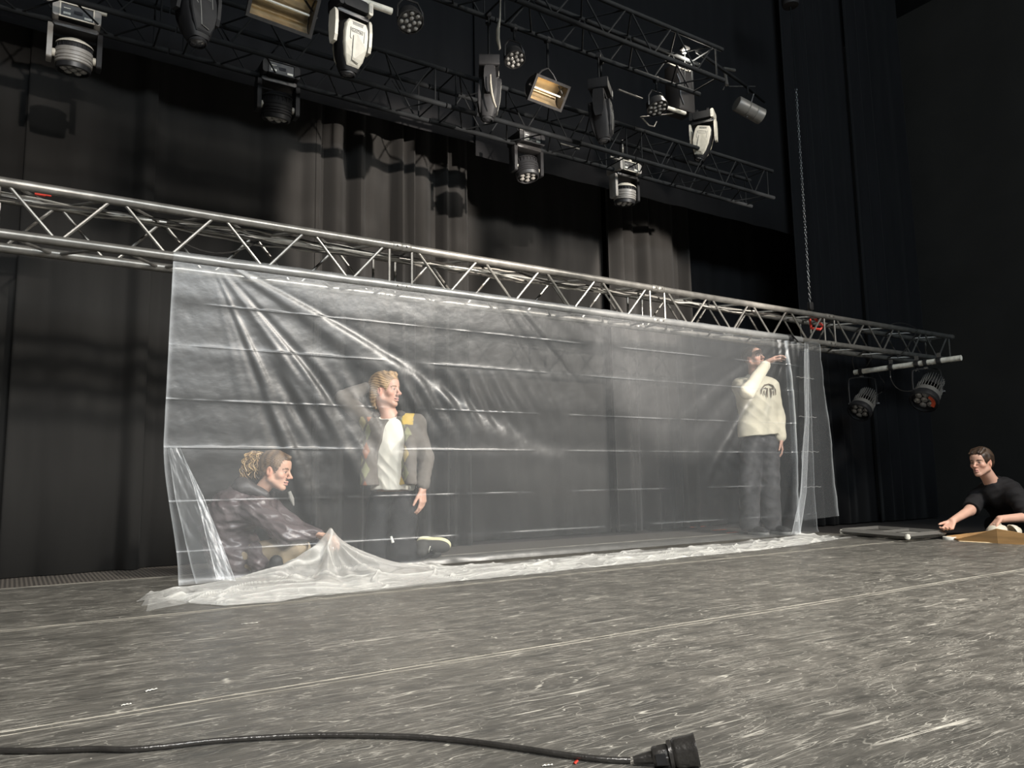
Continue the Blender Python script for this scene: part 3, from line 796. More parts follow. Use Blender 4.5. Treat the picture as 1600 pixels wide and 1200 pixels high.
# pale curved arms that catch the light
def arm(pts, r, label, m='whiteshell'):
    o = MB().tube([tuple(on_y(*q)) for q in pts]+[(on_y(*pts[0])[0], UY, UZ)][:0], r, 8, flat=0.35).build('bracket_arm', M[m]); tag(o, label, 'bracket')
arm([(766, 117, 3.72), (766, 130, 3.72), (768, 146, 3.72), (771, 158, 3.72), (775, 168, 3.72)], [0.009, 0.013, 0.014, 0.012, 0.008], 'slim pale curved arm left of the small floodlight')
arm([(782, -8, 3.59), (781, 28, 3.59), (778, 45, 3.59), (778, 62, 3.59), (781, 77, 3.59)], [0.005, 0.010, 0.018, 0.018, 0.010], 'pale curved arm high above the small floodlight')
# flat led pars
hung(led_par, 641, 33, VY, VZ, .14, (0.0, -0.55, -1), 'flat round LED lamp right of the large pale moving head', r=0.072)
hung(led_par, 804, 92, UY, UZ, .14, (0.0, -0.5, -1), 'flat round LED lamp above the small floodlight', r=0.068)
hung(led_par, 1027, 168, UY, UZ, .14, (0.0, -0.4, -1), 'flat round LED lamp between the slim drop tube and the sideways moving head', r=0.078)
# floodlights
hung(floodlight, 443, 10, VY, VZ, .19, (-0.05, -0.80, -0.62), (1, -0.05, -0.1), 0.33, 0.20, 'large rectangular floodlight with warm reflector cut by the top edge')
hung(floodlight, 857, 145, UY, UZ, .18, (-0.05, -0.80, -0.62), (1, 0.0, -0.06), 0.27, 0.17, 'small rectangular floodlight with lit reflector under the rig')
# round barrel lamp
p = Vector(on_y(1170, 172, 4.11))
root = empty('barrel_spotlight', p, label='dim cylindrical spotlight right of the work lamp', cat='stage light')
R = rotm((0, 0, 0), (1.0, -0.25, -0.35))
MB().lathe([(0.06, -0.13), (0.066, -0.12), (0.066, -0.03), (0.062, -0.025), (0.066, -0.02), (0.066, 0.05), (0.062, 0.055), (0.066, 0.06), (0.068, 0.13), (0.058, 0.13), (0.056, 0.09), (0.001, 0.085)], (0, 0, 0), R, 24).build('barrel', M['finshell'], root)
MB().tube([R @ Vector((0, .072, 0)), Vector((0, 0.06, 0.12)), Vector((0, 0, 0.15)), Vector((0, -0.06, 0.12)), R @ Vector((0, -.072, 0))], 0.006, 6).build('bracket', M['blackmetal'], root)
MB().tube([(0, 0, 0.15), (0, 0, 0.22)], 0.008, 6).build('clamp_bolt', M['alu_shaded'], root)
o = MB().tube([(4.10, 3.72, 3.655), (5.10, 4.12, 3.86), (5.62, 4.32, 3.93)], 0.014, 8).build('outrigger_pipe', M['alu_shaded']); tag(o, 'dark pipe reaching out from the upper truss above the cylindrical spotlight', 'pipe')
# bright work lamp in the rig
p = Vector(on_y(1070, 80, 3.82))
root = empty('work_lamp', p, label='small bright lamp burning in the upper right of the rig', cat='lamp')
M['glow'] = mat('lamp_glow', (0.9, 0.9, 0.9), 0.4, emit=((255, 240, 214), 14.0))
MB().rbox((0, 0.0, 0.018), (0.075, 0.04, 0.03), 0.010, axis=1).build('housing', M['blackmetal'], root)
R = rotm((0, 0, 0), (0.2, -0.6, -0.8))
MB().lathe([(0.020, -0.008), (0.022, 0.004), (0.012, 0.012), (0.001, 0.014)], (0, 0, 0), R, 14).build('bulb', M['glow'], root)
MB().tube([(0, 0, 0.03), (0, 0.02, 3.41-p.z)], 0.005, 6).build('stem', M['alu_shaded'], root)
l = bpy.data.lights.new('work_lamp_light', 'POINT'); l.energy = 9; l.color = (1, 0.93, 0.8); l.shadow_soft_size = 0.02
lo = bpy.data.objects.new('work_lamp_light', l); COL.objects.link(lo); lo.location = p+Vector((0.01, -0.05, -0.06))
# black speaker-like box lit by it, and the metal arms around
q = Vector(on_y(1062, 142, 4.3))
MBH = 1
root = empty('black_box_housing', q, label='tall black box hanging directly below the bright work lamp', cat='housing')
MB().rbox((0, 0, 0), (0.18, 0.16, 0.42), 0.012, axis=1).build('case', M['subfloor'], root)
MB().tube([(0, 0.03, 0.2), (0, 0.03, 0.3)], 0.01, 6).build('suspension_eye', M['alu_shaded'], root)
MB().tube([(-0.11, -0.085, 0.08), (-0.085, -0.088, 0.02), (-0.085, -0.088, -0.10), (-0.05, -0.088, -0.17)], 0.005, 6).build('handle', M['blackmetal'], root)
def rod(pts, r, label, m='alu'):
    o = MB().tube([tuple(on_y(*k)) for k in pts], r, 8).build('rig_rod', M[m]); tag(o, label, 'rod')
rod([(1040, 97, 3.86), (1076, 112, 3.86)], 0.006, 'thin rod slanting left under the bright work lamp')
rod([(1077, 112, 3.86), (1094, 100, 3.84)], 0.007, 'short bright rod slanting up right under the work lamp')
rod([(1068, 84, 3.83), (1076, 111, 3.85)], 0.005, 'dark thin rod hanging from the work lamp', 'blackmetal')
rod([(1036, 166, 3.87), (1070, 177, 3.97)], 0.014, 'short pale tube beside the right flat LED lamp', 'pipe')
rod([(966, 140, 3.84), (1003, 154, 3.95)], 0.007, 'pale thin rod left of the right flat LED lamp')
rod([(1000, 183, 4.0), (1050, 178, 3.97), (1056, 174, 3.94)], 0.005, 'thin rod below the right flat LED lamp')
rod([(1003, 184, 4.0), (1014, 196, 4.0), (1022, 198, 4.0), (1026, 190, 4.0)], 0.005, 'small hook below the right flat LED lamp')
rod([(1136, 133, 4.24), (1132, 107, 4.3), (1148, 110, 4.3)], 0.014, 'small pale bracket at the right end of the rig')
rod([(1130, 140, 4.24), (1134, 131, 4.3), (1140, 135, 4.3), (1180, 135, 4.3)], 0.004, 'thin safety wire at the right end of the rig')
rod([(612, 125, 3.9), (628, 150, 4.1)], 0.003, 'thin wire right of the large pale moving head', 'alu_shaded')
rod([(905, 233, 4.335), (875, 224, 4.335)], 0.006, 'pale pipe stub left of the slim drop tube')

# ------------------------------------------------------------------ white pipe under the truss with two spotlights
xp = 7.14; zp = 1.61
pa = Vector(on_y(1335, 582, 4.62)); pb = Vector(on_y(1502, 559, 3.60))
o = MB().tube([tuple(pa), tuple(pb)], 0.0255, 16).build('cross_pipe', M['pipe'])
tag(o, 'white pipe clamped across under the right end of the truss', 'pipe')
def on_pipe(px):
    best = min(range(101), key=lambda i: abs(projx(pa.lerp(pb, i/100))-px)); return pa.lerp(pb, best/100)
def projx(p):
    d = np.array(p)-CAM; return 800+F_PX*(d @ cr)/(d @ fwd)
pd = (pb-pa).normalized()
for i, (px, ps) in enumerate(((1393, 'left'), (1432, 'middle'), (1468, 'right'))):
    c = on_pipe(px)
    root = empty('pipe_clamp', c, label='steel clamp on the white pipe, %s one of the three holding it to the truss' % ps, cat='clamp')
    MB().lathe([(0.027, -0.022), (0.037, -0.018), (0.037, 0.018), (0.027, 0.022)], (0, 0, 0), rotm((0, 0, 0), pd), 14).build('jaw', M['blackmetal'], root)
    MB().box((0, 0, 0.05), (0.02, 0.03, 0.05)).build('bolt_block', M['alu'], root, smooth=False)
    if i == 1:
        MB().tube([(-0.03, 0, -0.075), (-0.012, 0, -0.055), (0, 0, -0.06), (0.012, 0, -0.055), (0.03, 0, -0.075)], 0.005, 6).tube([(0, 0, -0.03), (0, 0, -0.06)], 0.005, 6).build('wing_nut', M['alu'], root)
def par_spot(px, yoke_px, face_px, label, red=False, s=1.0, aimv=(-0.68, -0.05, -0.62), low=-0.33):
    c = on_pipe(px)
    root = empty('par_spotlight', c, label=label, cat='stage light', group='black spotlights on the white pipe')
    MB().lathe([(0.027, -0.018), (0.036, -0.014), (0.036, 0.014), (0.027, 0.018)], (0, 0, 0), rotm((0, 0, 0), pd), 14).build('clamp', M['blackmetal'], root)
    MB().box((0, 0, -0.052), (0.03, 0.03, 0.016)).build('yoke_nut', M['alu'], root, smooth=False)
    x = Vector((0.80, -0.60, 0)); hw = 0.135; top = -0.065
    yp = [x*-hw+Vector((0, 0, low)), x*-hw+Vector((0, 0, top-0.06)), x*(-hw+0.035)+Vector((0, 0, top)), x*(hw-0.035)+Vector((0, 0, top)), x*hw+Vector((0, 0, top-0.06)), x*hw+Vector((0, 0, low))]
    MB().tube(smooth_path(yp, 4), 0.009, 8, flat=0.6).build('yoke', M['blackmetal'], root)
    c2 = Vector((0, 0, low+0.01)); R = rotm((0, 0, 0), aimv)
    # aim: local +Z to the lens side
    r = 0.074*s
    MB().lathe([(0.001, -0.14*s), (r*0.62, -0.135*s), (r*0.72, -0.12*s), (r*0.86, -0.03*s)], c2, R, 28, cap=False).build('back_shell', M['blackmetal'], root)
    fin = MB(); 
    for k in range(26):
        a = 2*PI*k/26
        for (z0, z1, ra) in ((-0.12*s, -0.045*s, r*0.84), (-0.035*s, 0.02*s, r*0.98)):
            fin.box(c2+R @ Vector((ra*math.cos(a), ra*math.sin(a), (z0+z1)/2)), (0.012, 0.0045, (z1-z0)), R @ Rz(a))
    fo = fin.build('cooling_fins', M['finshell'], root, smooth=False); fo['kind'] = 'stuff'
    MB().lathe([(r*0.95, 0.012*s), (r*1.08, 0.022*s), (r*1.12, 0.06*s)], c2, R, 28, cap=False).build('front_collar', M['finshell'], root)
    MB().lathe([(r*1.10, 0.055*s), (r*1.16, 0.065*s), (r*1.14, 0.10*s), (r*0.98, 0.105*s), (r*0.94, 0.075*s), (0.001, 0.072*s)], c2, R, 28, cap=False).build('lens_hood', M['black'], root)
    for k in range(7):
        a = 2*PI*k/6; rr = 0 if k == 6 else r*0.60
        MB().lathe([(r*0.27, 0.0), (r*0.27, 0.010), (r*0.14, 0.018), (0.001, 0.020)], c2+R @ Vector((rr*math.cos(a), rr*math.sin(a), 0.074*s)), R, 12, cap=False).build('led_lens', M['lens_clear'], root)
    if red:
        g = MB(); P = []
        for i in range(7):
            a = -0.9+0.26*i; P.append([c2+R @ Vector((q*r*math.cos(a), q*r*math.sin(a), 0.098*s)) for q in (0.62, 0.93)])
        go = g.grid(P).build('gel_scrap', M['redtape'], root); go['label'] = 'torn red gel corner on the lens'
    for sg in (-1, 1):
        MB().lathe([(0.012, -0.02), (0.018, -0.012), (0.018, 0.016), (0.01, 0.02)], x*(sg*hw)+c2, rotm((0, 0, 0), x), 10).build('tilt_knob', M['black'], root)
    return root
par_spot(1346, 0, 0, 'smaller black spotlight hanging from the left end of the white pipe', s=1.35, low=-0.34)
par_spot(1447, 0, 0, 'larger black spotlight with a red gel scrap near the right end of the white pipe', red=True, s=1.5, low=-0.29)
def wire(pts, r, label):
    o = MB().tube(smooth_path([tuple(on_y(*k)) for k in pts], 5), r, 6).build('lamp_cable', M['rubber']); tag(o, label, 'cable')
wire([(1391, 579, 4.1), (1392, 592, 4.1), (1400, 605, 4.0), (1412, 611, 4.0), (1427, 610, 4.0), (1438, 602, 4.0)], 0.004, 'thin cable hanging in a bow between the two spotlights')
wire([(1370, 617, 4.5), (1378, 612, 4.5), (1382, 600, 4.4), (1376, 590, 4.4), (1372, 582, 4.4)], 0.004, 'cable looping behind the left spotlight up to the white pipe')
wire([(1335, 578, 4.55), (1332, 560, 4.5), (1342, 552, 4.45), (1362, 556, 4.4), (1354, 572, 4.4)], 0.004, 'cable coiled over the left end of the white pipe')

# ================================================================== PLASTIC SHEET
def npgrid(name, P, m, parent=None, haze=None):
    n, k, _ = P.shape
    me = bpy.data.meshes.new(name)
    idx = np.arange(n*k).reshape(n, k)
    q = np.stack([idx[:-1, :-1], idx[:-1, 1:], idx[1:, 1:], idx[1:, :-1]], -1).reshape(-1, 4)
    me.vertices.add(n*k); me.vertices.foreach_set('co', P.reshape(-1).astype(np.float32))
    me.loops.add(q.size); me.loops.foreach_set('vertex_index', q.reshape(-1).astype(np.int32))
    me.polygons.add(len(q)); me.polygons.foreach_set('loop_start', np.arange(0, q.size, 4, dtype=np.int32))
    me.update(calc_edges=True); me.materials.append(m); me.shade_smooth()
    if haze is not None:
        a = me.attributes.new('haze', 'FLOAT', 'POINT'); a.data.foreach_set('value', haze.reshape(-1).astype(np.float32))
    o = bpy.data.objects.new(name, me); COL.objects.link(o)
    if parent: o.parent = parent
    return o
def sstep(a, b, x):
    t = np.clip((x-a)/(b-a), 0, 1); return t*t*(3-2*t)
_r = np.random.RandomState(7)
def n1(x, seed, octs=4, f0=1.0):          # smooth 1-D noise by sines
    r = np.random.RandomState(seed); v = np.zeros_like(x); a = 1.0
    for o in range(octs):
        f = f0*(1.9**o)
        v += a*(np.sin(x*f*(1+.2*r.rand())+r.rand()*6.28)+0.6*np.sin(x*f*1.37+r.rand()*6.28)); a *= 0.62
    return v/2.6
def n2(x, y, seed, octs=4, f0=1.0, ridge=False):
    r = np.random.RandomState(seed); v = np.zeros_like(x); a = 1.0; tot = 0
    for o in range(octs):
        f = f0*(1.85**o)
        for _ in range(3):
            th = r.rand()*6.28; ph = r.rand()*6.28; w = r.rand()*2
            arg = f*(x*math.cos(th)+y*math.sin(th)) + ph + w*np.sin(f*0.6*(x*math.sin(th)-y*math.cos(th))+ph*2)
            s = np.sin(arg)
            v += a*((1-np.abs(s))*2-1 if ridge else s)/3
        tot += a; a *= 0.6
    return v/tot
HAND = Vector(at(511, 838, 4.36))         # where the crouching person pinches the sheet
SX0, SX1 = 0.64, 5.84
CRZ = [1.46, 1.235, 0.955, 0.71, 0.44, 0.19]
def sheet():
    s = np.linspace(0, 1, 640)
    z = list(np.linspace(0.03, TZ-0.03, 150))
    for c in CRZ: z += [c-0.006, c-0.0025, c, c+0.0025, c+0.006]
    z = np.array(sorted(z))
    S, Z = np.meshgrid(s, z, indexing='ij')
    T = 1-Z/(TZ-0.03)                                   # 0 top .. 1 floor
    left = SX0-0.02*T+0.10*sstep(0.55, 1.0, T); right = SX1+0.02+0.05*T
    X = left+(right-left)*S
    Y = np.full_like(X, TY-0.028)
    # tension folds fanning from the tied upper left corner
    def fan(px_, pz_, a0, a1, nrm, amp, seed, sign=1, r0=0.12, r1=3.0):
        dx = (X-px_)*sign; dz = pz_-Z
        R = np.hypot(dx, dz)+1e-6; A = np.arctan2(dz, dx)
        w = sstep(a0-0.1, a0+0.15, A)*(1-sstep(a1-0.15, a1+0.1, A))*sstep(r0*0.3, r0*2, R)*(1-sstep(r1*0.55, r1, R))
        ph = A*nrm + 0.5*np.sin(R*1.7+seed)+0.9*n1(A*3, seed, 2, 2.0)
        f = n1(ph, seed+1, 3, 1.0)
        sharp = np.sign(f)*np.abs(f)**0.8
        return amp*w*np.minimum(R, 0.9)*sharp
    Y += fan(0.80, 1.74, 0.38, 1.30, 15, 0.015, 14, r1=3.6)
    Y += 0.006*np.sin((X*1.6+Z*1.0)*34+2*n1(X*5, 77, 2, 1.0))*np.exp(-((Z-0.98-0.05*np.sin(X*3))/0.16)**2)*sstep(1.0, 1.3, X)*(1-sstep(2.6, 3.3, X))
    Y += fan(2.2, 2.15, 0.30, 0.95, 20, 0.008, 21, r0=0.5, r1=2.0)
    Y += fan(5.65, 1.80, 0.35, 1.2, 20, 0.007, 31, sign=-1, r1=2.2)
    Y += fan(5.65, 0.1, -1.2, -0.25, 18, 0.008, 41, sign=-1, r1=1.8)
    # soft billow and gentle vertical drape
    Y += 0.020*n2(X*1.0, Z*1.4, 5, 3, 1.6)
    Y += 0.0025*n2(X, Z, 9, 4, 8.0, True)
    # scalloped pull under the right end
    Y += 0.012*np.sin((X-5.3)*70)*sstep(5.30, 5.42, X)*(1-sstep(5.7, 5.8, X))*np.exp(-T*9)
    haze = np.zeros_like(X)
    for k, c in enumerate(CRZ):
        d = (Z-c)/0.004; br = np.clip(0.5+0.9*n1(X*2.2, 60+k, 4, 2.0), 0.03, 1.2)
        Y -= 0.0036*np.exp(-d*d)*br; haze += 0.16*np.exp(-(Z-c)**2/(2*0.0018**2))*br
        Y += 0.0025*np.tanh((Z-c)/0.03)*np.exp(-((Z-c)/0.11)**2)*(1 if k % 2 else -1)
    # hem line where the sheet meets the floor is pulled up to the hand
    hx, hy, hz = HAND
    # sheet flares forward and tucks onto the floor
    Y -= 0.03*sstep(0.95, 1.0, T)**2
    # right end: the flap turns back round the truss, a vertical fold where it turns
    fx = 5.52
    g = sstep(fx-0.02, fx+0.05, X)
    Y += 0.10*g*(0.3+0.7*T)*sstep(fx, 5.95, X)
    Y -= 0.035*np.exp(-((X-fx-0.02*np.sin(T*4))/0.02)**2)*sstep(0.02, 0.2, T)
    haze += 0.35*np.exp(-((X-fx-0.02*np.sin(T*4))/0.012)**2)
    # left end: the lower corner is folded over on itself
    edge = np.exp(-((S)/0.0025)**2)+np.exp(-((1-S)/0.0025)**2)
    haze += 0.25*edge
    P = np.stack([X, Y, Z], -1)
    return P, haze
root = empty('plastic_sheet', (3.2, TY, 0), label='large clear polythene sheet hung from the long truss and pooled on the floor', cat='plastic sheet')
P, hz = sheet(); P = P-np.array([3.2, TY, 0])
npgrid('hanging_sheet', P, M['film'], root, hz)

# band wrapped over the lower chord
s = np.linspace(0, 1, 420); t = np.linspace(0, 1, 22)
S, T_ = np.meshgrid(s, t, indexing='ij')
X = SX0-0.0+(SX1-0.08-SX0)*S
ang = np.radians(250)-np.radians(205)*T_
rad = 0.031+0.004*n2(X*3, T_*3, 3, 3, 3.0, True)+0.010*sstep(0.7, 1, T_)*(0.5+0.5*np.sin(X*2.3))
gap = np.exp(-((X-2.42)/0.06)**2)
Pb = np.stack([X-3.2, rad*np.cos(ang), TZ+rad*np.sin(ang)-0.02*gap*0], -1)
npgrid('wrapped_top_edge', Pb, M['film'], root, 0.06+0.0*X)

# folded-over corner at the left and free flap at the right
def strip(name, A, B, seed, m=M['film'], haze=0.05, n=90, k=26, amp=0.012):
    # A, B: polylines (top to bottom) bounding the flap
    tt = np.linspace(0, 1, n)
    def samp(L):
        L = np.array(L, float); d = np.r_[0, np.cumsum(np.linalg.norm(np.diff(L, axis=0), axis=1))]; d /= d[-1]
        return np.stack([np.interp(tt, d, L[:, i]) for i in range(3)], -1)
    a = samp(A); b = samp(B); u = np.linspace(0, 1, k)
    P = a[:, None, :]*(1-u)[None, :, None]+b[:, None, :]*u[None, :, None]
    T2, U2 = np.meshgrid(tt, u, indexing='ij')
    P[..., 1] += amp*n2(T2*3, U2*1.5, seed, 4, 2.2, True)
    h = haze+0.35*(np.exp(-(U2/0.04)**2)+np.exp(-((1-U2)/0.04)**2))
    P = P-np.array([3.2, TY, 0]); return npgrid(name, P, m, root, h)
w = lambda px, py, y: on_y(px, py, y)
strip('folded_corner', [w(262, 700, 4.15), w(274, 780, 4.13), w(298, 885, 4.1), w(306, 912, 4.05)],
      [w(281, 699, 4.13), w(312, 770, 4.09), w(343, 850, 4.03), w(360, 905, 3.97)], 71)
strip('folded_edge', [w(283, 705, 4.12), w(305, 770, 4.07), w(325, 850, 4.0), w(338, 905, 3.95)],
      [w(290, 720, 4.12), w(316, 772, 4.06), w(345, 845, 3.99), w(368, 908, 3.93)], 72, haze=0.12)
strip('hanging_flap', [w(1256, 535, 4.13), w(1258, 650, 4.10), w(1250, 760, 4.05), w(1243, 815, 3.98)],
      [w(1278, 531, 4.2), w(1292, 640, 4.2), w(1303, 730, 4.2), w(1309, 806, 4.2)], 73, amp=0.02, haze=0.0)
strip('hanging_fold', [w(1256, 545, 4.10), w(1257, 660, 4.07), w(1251, 770, 4.02), w(1236, 835, 3.9)],
      [w(1262, 545, 4.10), w(1264, 660, 4.07), w(1260, 770, 4.02), w(1250, 835, 3.9)], 74, amp=0.006, haze=0.12, k=10)
for zc in (1.36, 1.02, 0.72, 0.42):
    p0 = (5.62, TY-0.04, zc); p1 = (5.88, TY-0.02, zc)
    pts = [(p0[0]+(p1[0]-p0[0])*i/10-3.2, p0[1]-TY+(p1[1]-p0[1])*i/10-0.004*abs(math.sin(i*2)), p0[2]+0.004*math.sin(i*1.9)) for i in range(11)]
    MB().tube(pts, 0.0022, 5).build('crease', M['pool'], root)

# the pool of crumpled sheet on the floor
front = [(236, 925), (262, 938), (300, 944), (352, 948), (420, 943), (480, 934), (600, 922), (700, 911), (820, 899), (920, 888), (1000, 880), (1100, 869), (1200, 859), (1268, 850)]
Fp = np.array([ground(a, b) for a, b in front])
def pool(name, lift, seed, fa, fb, n=620, k=70, amp=0.03, hand=False, z0=0.004, m=None, hz0=0.0):
    # from the back line (sheet hem) to the front line
    u = np.linspace(0, 1, n); v = np.linspace(0, 1, k)
    d = np.r_[0, np.cumsum(np.linalg.norm(np.diff(Fp, axis=0), axis=1))]; d /= d[-1]
    fx_ = np.interp(u, d, Fp[:, 0]); fy_ = np.interp(u, d, Fp[:, 1])
    fy_ = fy_+0.018*n1(u*30, seed, 4, 1.0)
    bx = 0.50+(6.02-0.50)*u; by = np.full_like(bx, fb)+0.03*n1(u*22, seed+2, 3, 1.0)
    by = np.where(u < 0.12, by-0.32*(1-u/0.12)**1.5, by)
    fx2 = bx+(fx_-bx)*fa; fy2 = by+(fy_-by)*fa
    U, V = np.meshgrid(u, v, indexing='ij')
    X = bx[:, None]*(1-V)+fx2[:, None]*V; Y = by[:, None]*(1-V)+fy2[:, None]*V
    env = np.sin(np.pi*np.clip(V, 0, 1))**0.45*(0.15+0.85*sstep(0.0, 0.05, U))*(0.2+0.8*(1-sstep(0.97, 1.0, U)))
    heap = 0.35+1.0*np.exp(-((X-0.95)/0.42)**2)+1.2*np.exp(-((X-5.45)/0.5)**2)
    r = n2(X*0.7, Y*2.2, seed+5, 4, 4.0, True); r2 = n2(X*0.5, Y*2.4, seed+9, 3, 2.3)
    Z = z0+lift*env*heap+amp*env*heap*(0.8*r+0.5*r2)+amp*0.22*n2(X*0.6, Y*1.6, seed+15, 3, 12.0, True)*env
    Z = np.maximum(Z, z0+0.001*(1+n2(X, Y, seed, 2, 40.0)))
    if hand:
        hx, hy, hz = HAND
        dx = X-hx; dy = (Y-(hy-0.05)); ang = np.arctan2(dy, dx)
        R = np.sqrt((dx/1.0)**2+(dy/0.75)**2)
        ridg = 1+0.35*n1(ang*7, 3, 2, 1.0)*sstep(0.02, 0.2, R)
        cone = (hz+0.0)*np.exp(-R/(0.17*ridg))*1.0
        skirt = 0.045*np.exp(-(R/0.5)**2)
        Z += np.where(V > -1, cone+skirt*ridg, 0)
    cl = n2(X*0.7, Y*1.6, seed+31, 3, 4.5); cl2 = n2(X*0.8, Y*1.3, seed+37, 3, 7.0)
    h = hz0+0.08*np.clip(r, 0, 1)+0.60*np.exp(-(cl/0.020)**2)+0.50*np.exp(-(cl2/0.018)**2)
    Z = Z+0.014*env*(np.exp(-(cl/0.05)**2)+np.exp(-(cl2/0.04)**2))
    P = np.stack([X-3.2, Y-TY, Z], -1)
    return npgrid(name, P, m or M['pool'], root, h)
pool('pooled_sheet', 0.020, 101, 1.0, 4.20, hand=True, hz0=0.03)
pool('pooled_layer', 0.012, 202, 0.93, 4.08, amp=0.022, z0=0.003, hz0=0.02)
pool('pooled_hem', 0.010, 303, 1.0, 3.93, amp=0.016, z0=0.002, k=40, hz0=0.05)

# gaffer wrap at the right tie point
o = MB().lathe([(0.034, -0.03), (0.036, -0.025), (0.036, 0.025), (0.034, 0.03)], (5.60, TY, TZ), rotm((0, 0, 0), (1, 0, 0)), 16, cap=False)
o.tube([(5.60, TY-0.035, TZ+0.02), (5.64, TY-0.05, TZ-0.02), (5.66, TY-0.045, TZ-0.035)], 0.012, 6, flat=0.4)
tag(o.build('gaffer_wrap', M['black']), 'black tape wrap holding the sheet to the truss at its right end', 'tape')

# ================================================================== PEOPLE
def V(*a): return np.array(a, float)
def nrm(v):
    v = np.asarray(v, float); return v/np.linalg.norm(v)
class SDF:
    def __init__(s, lo, hi, vox):
        s.lo = np.array(lo, float); s.vox = vox
        s.n = np.ceil((np.array(hi)-s.lo)/vox).astype(int)+1
        s.F = np.full(s.n, 1.0, np.float32)
    def _sub(s, lo, hi):
        a = np.clip(np.floor((np.array(lo)-s.lo)/s.vox).astype(int), 0, s.n); b = np.clip(np.ceil((np.array(hi)-s.lo)/s.vox).astype(int)+1, 0, s.n)
        if np.any(b <= a): return None
        g = [s.lo[i]+s.vox*np.arange(a[i], b[i]) for i in range(3)]
        X, Y, Z = np.meshgrid(*g, indexing='ij', sparse=False)
        return tuple(slice(a[i], b[i]) for i in range(3)), np.stack([X, Y, Z], -1).astype(np.float32)
    def add(s, prim, k=0.015):
        fn, lo, hi = prim; m = k+3*s.vox
        r = s._sub(lo-m, hi+m)
        if r is None: return
        sl, P = r; d = fn(P); f = s.F[sl]
        if k > 0:
            h = np.clip(0.5+0.5*(f-d)/k, 0, 1); s.F[sl] = f*(1-h)+d*h-k*h*(1-h)
        else: s.F[sl] = np.minimum(f, d)
    def cut(s, prim, k=0.004):
        fn, lo, hi = prim; m = k+3*s.vox
        r = s._sub(lo-m, hi+m)
        if r is None: return
        sl, P = r; d = -fn(P); f = s.F[sl]
        h = np.clip(0.5-0.5*(f-d)/k, 0, 1); s.F[sl] = f*(1-h)+d*h+k*h*(1-h)
    def keep(s, fn):       # intersect with region fn<0 (whole grid)
        sl, P = s._sub(s.lo, s.lo+s.vox*(s.n-1)); s.F[sl] = np.maximum(s.F[sl], fn(P))
    def mesh(s):
        F = s.F; neg = F < 0
        nx, ny, nz = F.shape
        c = np.zeros((nx-1, ny-1, nz-1), np.int8)
        for dx in (0, 1):
            for dy in (0, 1):
                for dz in (0, 1): c += neg[dx:nx-1+dx, dy:ny-1+dy, dz:nz-1+dz]
        act = (c > 0) & (c < 8)
        ii = np.argwhere(act); N = len(ii)
        idx = np.full(act.shape, -1, np.int64); idx[act] = np.arange(N)
        acc = np.zeros((N, 3)); cnt = np.zeros(N)
        for ax in range(3):
            o = [a for a in range(3) if a != ax]
            for u in (0, 1):
                for v in (0, 1):
                    a = ii.copy(); a[:, o[0]] += u; a[:, o[1]] += v; b = a.copy(); b[:, ax] += 1
                    fa = F[a[:, 0], a[:, 1], a[:, 2]]; fb = F[b[:, 0], b[:, 1], b[:, 2]]
                    m = (fa < 0) != (fb < 0)
                    t = np.where(m, fa/np.where(m, fa-fb, 1), 0)
                    p = a.astype(float); p[:, ax] += t
                    acc[m] += p[m]; cnt[m] += 1
        Vv = acc/cnt[:, None]*s.vox+s.lo
        quads = []
        for ax in range(3):
            o = [(ax+1) % 3, (ax+2) % 3]
            sl0 = [slice(None)]*3; sl1 = [slice(None)]*3; sl0[ax] = slice(0, -1); sl1[ax] = slice(1, None)
            A = neg[tuple(sl0)]; B = neg[tuple(sl1)]
            e = np.argwhere(A != B)
            e = e[(e[:, o[0]] > 0) & (e[:, o[1]] > 0) & (e[:, o[0]] < F.shape[o[0]]-1) & (e[:, o[1]] < F.shape[o[1]]-1)]
            if not len(e): continue
            fl = A[e[:, 0], e[:, 1], e[:, 2]]
            q = []
            for (du, dv) in ((-1, -1), (0, -1), (0, 0), (-1, 0)):
                w = e.copy(); w[:, o[0]] += du; w[:, o[1]] += dv; q.append(idx[w[:, 0], w[:, 1], w[:, 2]])
            q = np.stack(q, -1); q[~fl] = q[~fl][:, ::-1]; quads.append(q)
        Q = np.concatenate(quads)
        return Vv, Q
    def normals(s, P):
        q = (P-s.lo)/s.vox; g = np.zeros_like(P); e = 1.0
        def samp(c):
            c = np.clip(c, 0, np.array(s.n)-1.001); i = np.floor(c).astype(int); f = c-i; r = 0
            for dx in (0, 1):
                for dy in (0, 1):
                    for dz in (0, 1):
                        w = (f[:, 0] if dx else 1-f[:, 0])*(f[:, 1] if dy else 1-f[:, 1])*(f[:, 2] if dz else 1-f[:, 2])
                        r = r+w*s.F[i[:, 0]+dx, i[:, 1]+dy, i[:, 2]+dz]
            return r
        for a in range(3):
            d = np.zeros(3); d[a] = e; g[:, a] = samp(q+d)-samp(q-d)
        return g/np.maximum(np.linalg.norm(g, axis=1), 1e-6)[:, None]
def cone(a, b, ra, rb, flat=None):
    a = np.array(a, float); b = np.array(b, float); ba = b-a; L2 = max(float(ba @ ba), 1e-9)
    def fn(P):
        h = np.clip(((P-a) @ ba)/L2, 0, 1)
        d = P-a-h[..., None]*ba
        if flat is not None:        # (direction, factor): flatten along a direction
            n, f = flat; dn = d @ n; d = d+(dn*(f-1))[..., None]*n
        return np.sqrt((d*d).sum(-1))-(ra+(rb-ra)*h)
    r = max(ra, rb); return fn, np.minimum(a, b)-r, np.maximum(a, b)+r
